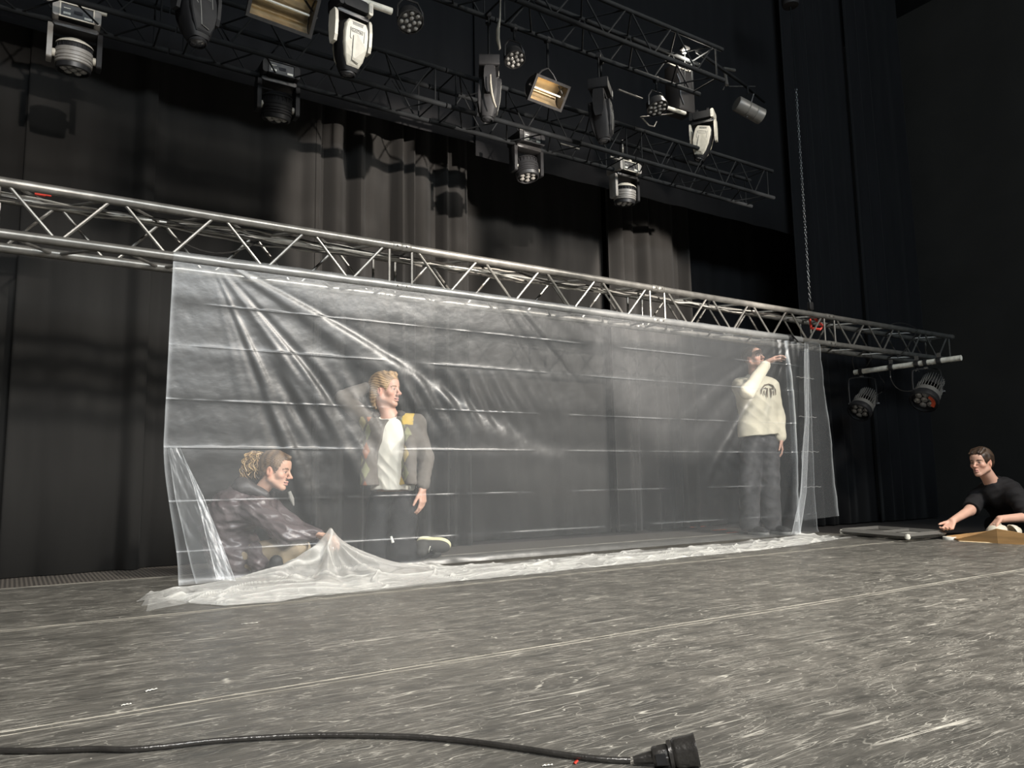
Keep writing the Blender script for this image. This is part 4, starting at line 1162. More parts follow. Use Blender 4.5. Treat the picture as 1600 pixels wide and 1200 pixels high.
def ell(c, r, R=None):
    c = np.array(c, float); r = np.array(r, float); R = np.eye(3) if R is None else R   # columns of R: local axes
    def fn(P):
        q = ((P-c) @ R)
        k0 = np.sqrt(((q/r)**2).sum(-1)); k1 = np.sqrt(((q/(r*r))**2).sum(-1))+1e-9
        return k0*(k0-1)/k1
    m = r.max(); return fn, c-m, c+m
def half(p, n, lo, hi):      # region on the +n side
    p = np.array(p, float); n = nrm(n)
    return (lambda P: -((P-p) @ n)), np.array(lo), np.array(hi)
def pybox(c, h, R):
    c = np.array(c, float); h = np.array(h, float)
    def fn(P):
        q = np.abs((P-c) @ R)-h; return np.sqrt((np.maximum(q, 0)**2).sum(-1))+np.minimum(q.max(-1), 0)
    m = np.linalg.norm(h); return fn, c-m, c+m

def to_obj(name, sdf, m, parent, origin, disp=None, colf=None):
    Vv, Q = sdf.mesh()
    if disp is not None:
        nn = sdf.normals(Vv); Vv = Vv+nn*disp(Vv, nn)[:, None]
    me = bpy.data.meshes.new(name)
    me.vertices.add(len(Vv)); me.vertices.foreach_set('co', (Vv-origin).astype(np.float32).reshape(-1))
    me.loops.add(Q.size); me.loops.foreach_set('vertex_index', Q.reshape(-1).astype(np.int32))
    me.polygons.add(len(Q)); me.polygons.foreach_set('loop_start', np.arange(0, Q.size, 4, dtype=np.int32))
    me.update(calc_edges=True); me.validate(); me.shade_smooth(); me.materials.append(m)
    if colf is not None:
        c = np.clip(colf(Vv), 0, 1); c = np.concatenate([c, np.ones((len(c), 1))], 1)
        a = me.color_attributes.new('Col', 'FLOAT_COLOR', 'POINT'); a.data.foreach_set('color', c.astype(np.float32).reshape(-1))
    o = bpy.data.objects.new(name, me); COL.objects.link(o); o.parent = parent
    return o

def wrinkle(seed, amp, f=38.0, dirs=None, ridge=0.6):
    r = np.random.RandomState(seed)
    D = [nrm(r.normal(size=3)*np.array([1, 1, 0.6])) for _ in range(5)] if dirs is None else [nrm(np.array(d)+r.normal(size=3)*0.22) for d in dirs for _ in range(3)]
    ph = r.rand(len(D))*6.28; fr = f*(0.6+0.9*r.rand(len(D)))
    W_ = [nrm(r.normal(size=3)) for _ in D]
    def fn(P, N=None):
        v = 0
        for d, p, k, w_ in zip(D, ph, fr, W_):
            a = (P @ d)*k+p+1.4*np.sin((P @ w_)*k*0.33+p*2)
            s = np.sin(a); v = v+(ridge*(1-2*np.abs(s))+(1-ridge)*s)*(0.5+0.5*np.sin((P @ w_)*9+p))
        return amp*v/len(D)*1.8
    return fn

SKIN = mat('skin', (0.5, 0.3, 0.22), 0.48, attr='Col', sss=0.08, spec=0.35)
HAIRM = mat('hair', (0.1, 0.07, 0.05), 0.5, attr='Col', spec=0.5)
CLOTH = {}
def cloth(name, col, rough=0.85, bump=0.2, bscale=300, attr=None, sheen=0.0, var=0.08, spec=0.25):
    return mat(name, col, rough, bump=bump, bscale=bscale, attr=attr, sheen=sheen, var=var, vscale=12, spec=spec)

# ---- head
def head_frame(F, U):
    F = nrm(F); U = np.array(U, float); U = nrm(U-F*(U @ F)); L = np.cross(U, F)
    return np.stack([F, L, U], 1)       # columns: forward, left, up
def add_head(S, c, R, neck, s=1.0, fem=False):
    c = np.array(c, float)
    g = lambda x, y, z: c+R @ (V(x, y, z)*s)
    q = lambda r: np.array(r)*s
    S.add(ell(g(-.014, 0, .032), q((.095, .073, .086)), R), 0.01)
    S.add(ell(g(.030, 0, .020), q((.060, .060, .062)), R), 0.02)
    S.add(ell(g(.034, 0, -.042), q((.050, .050, .070)), R), 0.02)
    jw = .048 if fem else .053
    for sd in (-1, 1):
        S.add(cone(g(-.002, sd*jw, -.052), g(.062, sd*.016, -.096), .016*s, .013*s), 0.018)
        S.add(cone(g(-.004, sd*.056, -.01), g(-.002, sd*.050, -.055), .018*s, .016*s), 0.018)
        S.add(ell(g(.056, sd*.040, -.024), q((.022, .020, .020)), R), 0.016)
    S.add(ell(g(.066, 0, -.100), q((.020, .022, .018)), R), 0.014)
    S.add(cone(g(.078, -.030, .020), g(.078, .030, .020), .011*s, .011*s), 0.012)
    S.add(ell(g(.062, 0, .048), q((.030, .050, .032)), R), 0.016)
    for sd in (-1, 1):
        S.cut(ell(g(.096, sd*.031, -.001), q((.017, .017, .0125)), R), 0.010*s)
        S.add(ell(g(.0715, sd*.031, -.002), q((.0135, .0145, .0120)), R), 0.002)
        S.add(cone(g(.084, sd*.018, .0085), g(.077, sd*.044, .006), .0035*s, .003*s), 0.005)
        S.add(cone(g(.084, sd*.018, -.011), g(.077, sd*.042, -.010), .003*s, .003*s), 0.005)
    S.add(cone(g(.086, 0, .010), g(.109, 0, -.028), .0075*s, .0095*s), 0.010)
    S.add(ell(g(.110, 0, -.031), q((.0125, .0115, .0105)), R), 0.006)
    for sd in (-1, 1):
        S.add(ell(g(.098, sd*.012, -.036), q((.012, .007, .007)), R), 0.005)
    S.cut(cone(g(.095, -.010, -.067), g(.095, .010, -.067), .0016*s, .0016*s), 0.004)
    S.add(cone(g(.086, -.018, -.061), g(.092, 0, -.060), .0045*s, .0065*s), 0.004); S.add(cone(g(.086, .018, -.061), g(.092, 0, -.060), .0045*s, .0065*s), 0.004)
    S.add(cone(g(.082, -.015, -.0745), g(.089, 0, -.0755), .005*s, .0075*s), 0.004); S.add(cone(g(.082, .015, -.0745), g(.089, 0, -.0755), .005*s, .0075*s), 0.004)
    for sd in (-1, 1):
        Re = R @ np.array(Matrix.Rotation(sd*0.25, 3, 'Z'))
        S.add(ell(g(-.008, sd*.074, -.008), q((.019, .0085, .031)), Re), 0.005)
        S.cut(ell(g(-.003, sd*.083, -.006), q((.010, .006, .018)), Re), 0.004)
    r0, r1 = ((.044, .046) if fem else (.054, .058))
    S.add(cone(g(-.022, 0, -.055), neck, r0*s, r1*s), 0.022)
def face_col(c, R, s, base, lip, brow, iris=(0.05, 0.03, 0.02), beard=0.0):
    c = np.array(c, float); base = np.array(base)
    def fn(P):
        q = ((P-c) @ R)/s; n = len(P)
        col = np.tile(base, (n, 1))*(1+0.05*np.sin(P[:, :1]*60)*np.sin(P[:, 2:3]*50))
        def blend(w, cc):
            nonlocal col
            w = np.clip(w, 0, 1)[:, None]; col = col*(1-w)+np.array(cc)*w
        front = q[:, 0] > 0.045
        near = np.linalg.norm(q, axis=1) < 0.16
        ch = np.exp(-(((np.abs(q[:, 1])-.042)/.022)**2+((q[:, 2]+.03)/.024)**2))*front*near
        blend(0.35*ch, base*np.array([1.12, .72, .68]))
        nz = np.exp(-((q[:, 1]/.016)**2+((q[:, 2]+.032)/.014)**2))*(q[:, 0] > .09)*near; blend(0.35*nz, base*np.array([1.1, .72, .68]))
        er = (np.abs(q[:, 1]) > .066)*(np.abs(q[:, 0]+.006) < .03)*(np.abs(q[:, 2]+.008) < .04)*near; blend(0.4*er, base*np.array([1.1, .68, .62]))
        if beard: blend(beard*(q[:, 2] < -.048)*front*near*(q[:, 2] > -.125)*1.0, base*.55)
        lp = ((q[:, 1]/.019)**2+((q[:, 2]+.067)/.0115)**2 < 1)*(q[:, 0] > .07)*near; blend(lp*0.85, lip)
        ml = (np.abs(q[:, 1]) < .015)*(np.abs(q[:, 2]+.067) < .0022)*(q[:, 0] > .07)*near; blend(ml*0.8, np.array(lip)*.3)
        ay = np.abs(q[:, 1])
        bz = .021-2.2*(ay-.030)**2*8
        bw = (ay > .012)*(ay < .050)*(np.abs(q[:, 2]-bz) < .0048)*(q[:, 0] > .055)*near; blend(bw*0.9, brow)
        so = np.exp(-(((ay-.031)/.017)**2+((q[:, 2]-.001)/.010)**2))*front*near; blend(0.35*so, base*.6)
        ey = (((ay-.031)/.0125)**2+((q[:, 2]+.002)/.0055)**2 < 1)*(q[:, 0] > .06)*near; blend(ey*1.0, (.34, .31, .28))
        iy = (((ay-.030)/.0068)**2+((q[:, 2]+.002)/.0055)**2 < 1)*(q[:, 0] > .06)*near; blend(iy*1.0, iris)
        ls = (ay > .018)*(ay < .045)*(np.abs(q[:, 2]-.0048) < .0016)*(q[:, 0] > .06)*near; blend(ls*.8, np.array(brow)*.6)
        ns = (((ay-.007)/.004)**2+((q[:, 2]+.041)/.003)**2 < 1)*(q[:, 0] > .09)*near; blend(ns*.8, base*.25)
        return col
    return fn
# ---- hand
def add_hand(S, w, d, pn, side, curl=(0.25, 0.35, 0.3), s=1.0, thumb=(0.62, 0.66, 0.25), spread=0.06, k=0.004):
    # w wrist, d pointing direction, pn palm normal, side +1/-1: which way the thumb leaves
    w = np.array(w, float); d = nrm(d); pn = np.array(pn, float); pn = nrm(pn-d*(pn @ d)); t = np.cross(d, pn)*side
    offs = (.029, .0095, -.0105, -.029)
    lens = ((.040, .024, .019), (.044, .027, .020), (.041, .025, .020), (.032, .019, .017))
    rad = ((.0092, .0085, .0078, .0068), (.0094, .0087, .008, .0068), (.009, .0083, .0076, .0066), (.008, .0073, .0067, .006))
    for i, o in enumerate(offs):
        m = w+(d*(.085-.004*abs(i-1))+t*o)*s
        S.add(cone(w+(t*o*0.55+d*0.005)*s, m, .0155*s, .0118*s, flat=(pn, 1.15)), 0.008)
        dd = nrm(d+t*o*spread*20); p = m
        for j in range(3):
            a = curl[j]*(1+0.12*i)
            ax = t*1.0
            # rotate dd toward palm
            dd = nrm(dd*math.cos(a)+pn*math.sin(a)-0*ax); 
            pn2 = nrm(pn*math.cos(a)-dd*math.sin(a)) if False else None
            q = p+dd*lens[i][j]*s
            S.add(cone(p, q, rad[i][j]*s, rad[i][j+1]*s), k if j else 0.005); p = q
            # turn the palm normal with the finger
            pnl = pn
    p = w+(d*.018+t*.020)*s; dd = nrm(d*thumb[0]+t*thumb[1]+pn*thumb[2])
    S.add(cone(p, p+dd*.044*s, .0145*s, .0115*s), 0.010); p = p+dd*.044*s
    dd = nrm(dd+d*0.35+pn*0.15); S.add(cone(p, p+dd*.031*s, .0108*s, .0098*s), k); p = p+dd*.031*s
    dd = nrm(dd+d*0.30+pn*0.1); S.add(cone(p, p+dd*.024*s, .0096*s, .0078*s), k)

def bez(a, b, c, t): return a*(1-t)**2+2*b*t*(1-t)+c*t*t
def torso_prims(pel, mid, neck, side, grow=0.0, w=1.0, dp=1.0, lo=0.0):
    # ellipsoids strung along the spine; side: lateral direction
    out = []
    pel, mid, neck = map(np.array, (pel, mid, neck))
    ctrl = 2*mid-0.5*(pel+neck)
    spec = ((0.02, .150, .105, .10), (0.20, .138, .098, .10), (0.40, .132, .094, .10), (0.58, .142, .102, .10), (0.74, .155, .108, .10), (0.86, .148, .094, .08))
    for t, a, b, h in spec:
        if t < lo: continue
        c = bez(pel, ctrl, neck, t); u = nrm(2*(1-t)*(ctrl-pel)+2*t*(neck-ctrl))
        l = np.array(side)-u*(np.array(side) @ u); l = nrm(l); f = np.cross(l, u)
        R = np.stack([l, f, u], 1)
        out.append(ell(c, (a*w+grow, b*dp+grow, h+grow*0.8), R))
    return out
def limb(a, b, c, r, g=0.0):
    return [cone(a, b, r[0]+g, r[1]+g), cone(b, c, r[1]+g, r[2]+g)]
def bounds(pts, m):
    P = np.array(pts); return P.min(0)-m, P.max(0)+m
def person(label, loc, group=None):
    o = empty('person', loc, label=label, cat='person'); return o
def shoe(parent, org, heel, toe, up, upper, sole, name='shoe', laces=None):
    heel = np.array(heel, float); toe = np.array(toe, float); d = nrm(toe-heel); L = np.linalg.norm(toe-heel)
    up = nrm(np.array(up)-d*(np.array(up) @ d)); sd = np.cross(up, d)
    lo, hi = bounds([heel, toe], 0.13)
    S = SDF(lo, hi, 0.005); R = np.stack([d, sd, up], 1)
    S.add(ell(heel+d*0.035*1+up*.035, (.045, .036, .045), R), .01)
    S.add(ell(heel+d*L*.5+up*.028, (L*.42, .042, .036), R), .02)
    S.add(ell(toe-d*.055+up*.020, (.06, .045, .028), R), .02)
    S.add(cone(heel+d*.04+up*.045, heel+d*.045+up*.085, .036, .036), .02)
    S.cut(half(heel+up*0.010, -up, lo, hi), .003)
    o = to_obj(name, S, upper, parent, org)
    S2 = SDF(lo, hi, 0.0045)
    S2.add(ell(heel+d*.045, (.052, .041, .04), R), .01); S2.add(ell(heel+d*L*.5, (L*.45, .044, .04), R), .02); S2.add(ell(toe-d*.055, (.062, .048, .04), R), .02)
    S2.cut(half(heel+up*0.014, up, lo, hi), .002); S2.cut(half(heel-up*0.014, -up, lo, hi), .002)
    so = to_obj('sole', S2, sole, o, org)
    if laces:
        lb = MB()
        for i in range(5):
            c = heel+d*L*(.42+.085*i)+up*(.066-.0055*i)
            lb.tube([tuple(c+sd*.026-up*.010+d*.008-org), tuple(c+up*.001-org), tuple(c-sd*.026-up*.010-d*.004-org)], .0034, 6)
        lo_ = lb.build('laces', laces, o); lo_['kind'] = 'stuff'
    return o

r0_ = rt0; f0_ = fh   # picture right and picture depth as horizontal world directions
UP = V(0, 0, 1)

# ============ PERSON 1: crouching, dark puffer jacket, curly ponytail
def person_crouching():
    A = lambda px, py, Z: at(px, py, Z)
    pel = A(374, 868, 4.56); mid = A(352, 822, 4.54); neck = A(402, 775, 4.52)
    head = A(430, 735, 4.50)
    shR = A(400, 795, 4.40); shL = A(418, 795, 4.66)
    elR = A(448, 836, 4.32); wrR = A(494, 834, 4.37)
    elL = A(470, 832, 4.62); wrL = A(503, 838, 4.50)
    hipR = A(385, 874, 4.47); kR = A(462, 853, 4.40); aR = A(436, 889, 4.40)
    hipL = A(385, 872, 4.64); kL = A(468, 858, 4.80); aL = A(440, 884, 4.62)
    org = np.array(ground(378, 893)); org[2] = 0
    org = at(378, 893, 4.5); org[2] = 0.0
    root = person('person crouching in a dark puffer jacket with a curly ponytail, gathering the sheet hem', org)
    RH = head_frame(r0_*1.0-UP*0.16-f0_*0.12, UP+r0_*0.16)
    lo, hi = bounds([pel, neck, head, wrR+r0_*.1, kR, aR, kL, A(340, 830, 4.5), head+UP*.1], 0.14)
    S = SDF(lo, hi, 0.0046)
    side = nrm(shR-shL)
    for p in torso_prims(pel, mid, neck, side, -0.01, w=.88, dp=.92): S.add(p, .03)
    S.add(cone(shR, shL, .042, .042), .04)
    S.add(cone(neck, (shR+shL)/2, .05, .06), .03)
    for a, b, c in ((shR, elR, wrR), (shL, elL, wrL)):
        for p in limb(a, b, c, (.042, .034, .023)): S.add(p, .02)
    for a, b, c in ((hipR, kR, aR), (hipL, kL, aL)):
        for p in limb(a, b, c, (.078, .050, .035)): S.add(p, .02)
    add_head(S, head, RH, neck, 0.93, fem=True)
    dH = nrm(A(518, 838, 4.36)-wrR)
    add_hand(S, wrR, dH-UP*0.15, -UP*0.75-f0_*0.25+r0_*0.2, 1, curl=(.55, .75, .6), s=.92, thumb=(.80, .30, .55))
    dL = nrm(A(524, 842, 4.44)-wrL)
    add_hand(S, wrL, dL, -UP*.8+f0_*0.3, -1, curl=(.5, .7, .6), s=.92, thumb=(.8, .3, .5))
    base = (0.60, 0.36, 0.26)
    to_obj('body', S, SKIN, root, org, colf=face_col(head, RH, .93, base, (0.48, 0.20, 0.17), (0.09, 0.05, 0.03)))
    # hair: scraped back, ponytail of curls
    g = lambda x, y, z: head+RH @ (V(x, y, z)*.93)
    lo, hi = bounds([head], 0.26); S = SDF(lo, hi, 0.0045)
    S.add(ell(g(-.016, 0, .036), np.array((.105, .082, .092))*.93, RH), .01)
    S.add(ell(g(-.055, 0, -.01), np.array((.052, .066, .07))*.93, RH), .02)
    S.cut(ell(g(.105, 0, -.035), np.array((.082, .10, .115))*.93, RH), .006)
    S.cut(ell(g(.01, .0, -.085), np.array((.10, .12, .075))*.93, RH), .006)
    for sd in (-1, 1): S.cut(ell(g(-.004, sd*.082, -.014), np.array((.026, .030, .038))*.93, RH), .004)
    S.add(ell(g(.066, 0, .088), np.array((.022, .03, .016))), .016)
    def strands(P, N):
        q = (P-head) @ RH; a = np.arctan2(q[:, 1], q[:, 2]-.02)
        return .0022*np.sin(a*46+6*np.sin(q[:, 0]*30))+.0016*np.sin(a*90+q[:, 0]*60)
    def hcol(P):
        q = (P-head) @ RH; t = 0.5+0.5*np.sin(q[:, 0]*140+q[:, 2]*60+3*np.sin(q[:, 1]*50))
        c = np.array((.070, .042, .025))*(1-t[:, None])+np.array((.16, .10, .055))*t[:, None]; return c
    hair = to_obj('hair', S, HAIRM, root, org, strands, hcol)
    # curls
    rnd = random.Random(4)
    c0 = g(-.098, 0, .062)
    cols = [mat('curl_dark', (.15, .09, .045), .45, spec=.6), mat('curl_mid', (.30, .19, .09), .45, spec=.6), mat('curl_gold', (.50, .34, .16), .42, spec=.6)]
    bs = [MB(), MB(), MB()]
    for i in range(190):
        u = rnd.random(); th = rnd.uniform(0, 6.28)
        st = Vector(c0)+Vector((rnd.uniform(-.02, .02), rnd.uniform(-.02, .02), rnd.uniform(-.01, .025)))
        spread = Vector(-r0_)*rnd.uniform(.02, .095)+Vector(f0_)*rnd.uniform(-.06, .06)+Vector((0, 0, 1))*rnd.uniform(-.005, .055)
        dn = Vector((0, 0, -1))*rnd.uniform(.05, .15)
        pts = []; n = 22; tw = rnd.uniform(2.0, 4.0); rr = rnd.uniform(.006, .011)
        for k in range(n):
            t = k/(n-1); c = st+spread*math.sin(min(t*1.7, PI/2))+dn*t*t
            a = t*tw*6.28+th; pts.append(c+Vector((math.cos(a), math.sin(a), 0.35*math.sin(a)))*rr*(0.4+t)-Vector(org))
        bs[min(2, int(u*3))].tube([tuple(p) for p in pts], [.0035*(1-.5*k/n) for k in range(n)], 5)
    for b, m in zip(bs, cols):
        o = b.build('curls', m, hair); o['kind'] = 'stuff'
    MB().tube([tuple(Vector(c0-org)+Vector(RH @ V(0.022, .022*math.cos(a), .022*math.sin(a)))) for a in np.linspace(0, 6.28, 13)[:-1]], .006, 6, closed=True).build('hair_tie', M['black'], hair)
    # puffer jacket
    lo, hi = bounds([pel, neck, wrR, A(335, 880, 4.5), kL], 0.17)
    S = SDF(lo, hi, 0.0062)
    for p in torso_prims(pel, mid, neck, side, 0.030, w=1.0, dp=1.05): S.add(p, .04)
    S.add(cone(shR, shL, .075, .075), .05)
    S.add(cone(neck-UP*.005, (shR+shL)/2, .068, .085), .03)
    for a, b, c in ((shR, elR, wrR), (shL, elL, wrL)):
        S.add(cone(a, b, .073, .058), .025); S.add(cone(b, b+(c-b)*.90, .058, .037), .02)
    # skirts spreading over the hips to the floor
    S.add(cone(pel-r0_*.02+UP*0.01, A(372, 884, 4.46), .13, .10), .05)
    S.add(cone(A(402, 862, 4.42), A(404, 880, 4.36), .062, .055), .04)
    S.add(cone(A(350, 865, 4.5), A(352, 884, 4.5), .085, .07), .04)
    S.cut(half((0, 0, 0.006), -UP, lo, hi), .003)
    wr = wrinkle(3, .0095, 62, dirs=[(0.55, -.2, 1.0), (.2, -.5, 1.0)], ridge=.9)
    def puff(P, N):
        d = P-np.array(shR); return wr(P)+.003*np.sin(P[:, 2]*95+2*np.sin(P[:, 0]*14))*(np.linalg.norm(P-np.array(pel), axis=1) > .1)
    jk = to_obj('puffer_jacket', S, cloth('plum_brown_nylon', (.098, .078, .080), .34, .25, 60, spec=.55), root, org, puff)
    # hood
    lo, hi = bounds([neck, head], 0.2); S = SDF(lo, hi, 0.006)
    hc = neck-r0_*.015+UP*.050
    S.add(cone(hc-r0_*.055+f0_*.055, hc-r0_*.055-f0_*.055, .058, .058), .03)
    S.add(cone(hc-r0_*.03-f0_*.08, hc+r0_*.075-f0_*.055-UP*.045, .050, .030), .03); S.add(cone(hc-r0_*.03+f0_*.08, hc+r0_*.075+f0_*.055-UP*.045, .050, .030), .03)
    S.add(cone(hc+r0_*.06-f0_*.05-UP*.045, hc+r0_*.085+f0_*.0-UP*.075, .022, .022), .02)
    to_obj('hood', S, cloth('charcoal_nylon', (.050, .045, .045), .5, .25, 60, spec=.5), jk, org, wrinkle(8, .007, 52))
    o = MB().tube([tuple(Vector(A(452, 768, 4.42)-org)), tuple(Vector(A(456, 780, 4.42)-org)), tuple(Vector(A(459, 790, 4.42)-org))], [.010, .014, .004], 8).build('hood_tassel', cloth('grey_fleece', (.25, .24, .22)), jk)
    # trousers
    lo, hi = bounds([pel, kR, aR, kL, aL], 0.13); S = SDF(lo, hi, 0.006)
    for a, b, c in ((hipR, kR, aR), (hipL, kL, aL)):
        for p in limb(a, b, c, (.086, .066, .050)): S.add(p, .02)
    S.cut(half((0, 0, 0.004), -UP, lo, hi), .003)
    to_obj('trousers', S, cloth('khaki_cotton', (.36, .29, .20)), root, org, wrinkle(13, .006, 50))
    up_ = cloth('dark_shoe', (.03, .03, .03), .6); so_ = cloth('shoe_sole', (.5, .48, .42), .6)
    shoe(root, org, A(422, 893, 4.34)*V(1, 1, 0)+V(0, 0, .012), A(466, 893, 4.30)*V(1, 1, 0)+V(0, 0, .012), UP-f0_*.2, up_, so_)
    shoe(root, org, A(425, 890, 4.72)*V(1, 1, 0)+V(0, 0, .012), A(468, 890, 4.70)*V(1, 1, 0)+V(0, 0, .012), UP, up_, so_)
    return root

# ============ PERSON 2: kneeling, white T-shirt, argyle cardigan, hand behind head
def person_kneeling():
    A = lambda px, py, Z: at(px, py, Z)
    pel = A(614, 782, 5.16); mid = A(613, 720, 5.13); neck = A(609, 652, 5.12); head = A(603, 610, 5.10)
    shR = A(580, 662, 5.14); shL = A(650, 662, 5.12)
    elR = A(536, 622, 5.08); wrR = A(577, 604, 5.10)
    elL = A(667, 716, 5.12); wrL = A(660, 764, 5.04)
    hipR = A(598, 790, 5.16); hipL = A(630, 790, 5.10)
    kR = A(588, 872, 4.98); kL = A(626, 872, 4.94)
    kR[2] = .065; kL[2] = .065
    aR = A(640, 862, 5.25); aL = A(668, 856, 5.06); aR[2] = .06; aL[2] = .085
    org = A(615, 868, 5.1); org[2] = 0
    root = person('person kneeling with one hand behind the head, white T-shirt under an open argyle cardigan', org)
    RH = head_frame(r0_*1.0-f0_*0.42+UP*0.02, UP)
    lo, hi = bounds([pel, neck, head+UP*.03, elR, wrL-UP*.1, kR, kL, aR, aL], 0.13)
    S = SDF(lo, hi, 0.0048)
    side = nrm(shL-shR)
    for p in torso_prims(pel, mid, neck, side, -0.008, w=.86, dp=.9): S.add(p, .03)
    S.add(cone(shR, shL, .045, .045), .04)
    S.add(cone(neck, (shR+shL)/2-UP*.01, .05, .07), .03)
    for a, b, c in ((shR, elR, wrR), (shL, elL, wrL)):
        for p in limb(a, b, c, (.046, .036, .026)): S.add(p, .02)
    for a, b, c in ((hipR, kR, aR), (hipL, kL, aL)):
        for p in limb(a, b, c, (.085, .055, .038)): S.add(p, .02)
    add_head(S, head, RH, neck, 0.98)
    add_hand(S, wrR, r0_*1.0-UP*.25+f0_*.15, f0_*-.2+UP*-.2+r0_*.1-f0_*.7, 1, curl=(.3, .4, .35))
    add_hand(S, wrL, -UP*1.0+r0_*.03-f0_*.05, f0_*.35-r0_*.8, -1, curl=(.30, .40, .35), thumb=(.75, .45, .3))
    to_obj('body', S, SKIN, root, org, colf=face_col(head, RH, .98, (0.62, 0.37, 0.28), (0.50, 0.22, 0.19), (0.22, 0.13, 0.07), beard=.12))
    g = lambda x, y, z: head+RH @ (V(x, y, z)*.98)
    lo, hi = bounds([head], 0.22); S = SDF(lo, hi, 0.0045)
    S.add(ell(g(-.018, 0, .040), np.array((.108, .086, .094)), RH), .01)
    S.add(ell(g(-.062, 0, -.035), np.array((.050, .074, .095)), RH), .02)
    S.cut(ell(g(.110, 0, -.045), np.array((.082, .10, .118)), RH), .006)
    S.cut(ell(g(.015, .0, -.095), np.array((.075, .13, .080)), RH), .006)
    for sd in (-1, 1): S.cut(ell(g(.012, sd*.082, -.020), np.array((.030, .030, .038)), RH), .004)
    S.add(cone(g(.055, -.03, .112), g(.055, .035, .112), .014, .014), .016)
    def strands(P, N):
        q = (P-head) @ RH; a = np.arctan2(q[:, 1], q[:, 2]-.02)
        return .003*np.sin(a*34+5*np.sin(q[:, 0]*24))+.0018*np.sin(a*80+q[:, 0]*50)
    def hcol(P):
        q = (P-head) @ RH; t = 0.5+0.5*np.sin(q[:, 1]*120+q[:, 2]*30+3*np.sin(q[:, 0]*40))
        return np.array((.20, .12, .055))*(1-t[:, None])+np.array((.46, .30, .15))*t[:, None]
    to_obj('hair', S, HAIRM, root, org, strands, hcol)
    # T-shirt
    fr = np.cross(side, UP)   # person's front
    fr = -fr if fr @ (-f0_) < 0 else fr; fr = nrm(fr)
    lo, hi = bounds([pel, neck, shR, shL], 0.17); S = SDF(lo, hi, 0.006)
    for p in torso_prims(pel, mid, neck, side, 0.022, w=.9, dp=.98): S.add(p, .04)
    S.add(cone(shR+side*.03, shL-side*.03, .050, .050), .04)
    S.cut(ell(neck+UP*.03+fr*.03, (.066, .066, .06)), .006)
    pz = A(610, 766, 5.05)
    S.cut(half(pz, -UP-side*.03, lo, hi), .006)
    d1 = nrm(side*.75+UP*.75)
    to_obj('t_shirt', S, cloth('white_jersey', (.74, .71, .62), .8), root, org, wrinkle(23, .007, 42, dirs=[d1], ridge=.7))
    # cardigan
    lo, hi = bounds([pel, neck, elR, wrL], 0.16); S = SDF(lo, hi, 0.006)
    for p in torso_prims(pel, mid, neck, side, 0.030, w=.98, dp=1.02, lo=.05): S.add(p, .04)
    S.add(cone(shR, shL, .068, .068), .04)
    S.add(cone(A(573, 760, 5.05), A(577, 700, 5.06), .045, .05), .04)     # right front panel hangs wide
    S.add(cone(A(642, 752, 4.99), A(640, 690, 4.99), .040, .045), .04)
    open_c = A(610, 705, 4.97)
    Rb = np.stack([side, nrm(np.cross(UP, side)), UP], 1)
    S.cut(ell(neck+UP*.035+fr*.04, (.078, .078, .075)), .008)
    S.cut(ell(A(603, 738, 4.94), (.105, .15, .235), Rb), .012)
    S.cut(ell(A(612, 690, 4.94), (.078, .15, .22), Rb), .012)
    S.cut(half(A(610, 758, 5.1), -UP, lo, hi), .006)
    S2 = S
    for a, b, c, r in ((shR, elR, wrR, (.064, .054, .042)), (shL, elL, wrL, (.056, .050, .046))):
        S2.add(cone(a, b, r[0], r[1]), .03); S2.add(cone(b, b+(c-b)*.86, r[1], r[2]), .02)
    neck_ = neck
    def ccol(P):
        q = (P-neck) @ Rb; u, z = q[:, 0], q[:, 2]
        base = np.tile(np.array((.16, .142, .125)), (len(P), 1))
        front = ((P-neck) @ fr) > -0.02
        # diamonds, three to a column
        cw, chh = .062, .125
        for (cx, colr, off) in ((.098, (.58, .42, .12), 0.0), (.140, (.50, .38, .15), .5), (-.125, (.36, .17, .11), .3), (-.170, (.36, .32, .20), .8)):
            zz = (z/chh+off) % 1.0-.5; dd = np.abs(u-cx)/(cw*.5)+np.abs(zz)*2
            k = np.floor(z/chh+off); alt = (k % 2 == 0)
            m = (dd < .92) & front & (z < .0) & (z > -.47) & (np.abs(u) < .195)
            c2 = np.where(alt[:, None], np.array(colr), np.array((.27, .27, .17)))
            base = np.where(m[:, None], c2, base)
        m = (u > .10) & (u < .17) & (z > -.055) & (z < .05); base = np.where((m & front)[:, None], np.array((.60, .42, .10)), base)
        return base
    wr = wrinkle(29, .0055, 48)
    to_obj('cardigan', S2, cloth('argyle_knit', (.1, .09, .08), .9, .5, 420, attr='Col', var=.12), root, org, wr, ccol)
    # scarf collar
    lo, hi = bounds([neck], 0.16); S = SDF(lo, hi, 0.0055)
    prev = None
    for i in range(9):
        a = -PI*0.1+i/8*PI*1.2+PI/2-PI*.5
        p = neck+side*.085*math.cos(a)+fr*(-.075*math.sin(a)+.02)+UP*(.012+.012*math.sin(a))
        if prev is not None: S.add(cone(prev, p, .024, .024), .02)
        prev = p
    to_obj('collar', S, cloth('dark_collar_knit', (.085, .075, .068), .9), root, org, wrinkle(31, .005, 70))
    # trousers
    lo, hi = bounds([pel, kR, kL, aR, aL], 0.14); S = SDF(lo, hi, 0.0065)
    for a, b, c in ((hipR, kR, aR), (hipL, kL, aL)):
        for p in limb(a, b, c, (.105, .078, .058)): S.add(p, .03)
    for p in torso_prims(pel, mid, neck, side, 0.010, w=.9, dp=.98)[:2]: S.add(p, .03)
    S.cut(half(A(610, 768, 5.1), UP, lo, hi), .004)
    S.cut(half((0, 0, 0.004), -UP, lo, hi), .003)
    to_obj('trousers', S, cloth('black_denim', (.014, .014, .015), .8), root, org, wrinkle(37, .007, 36))
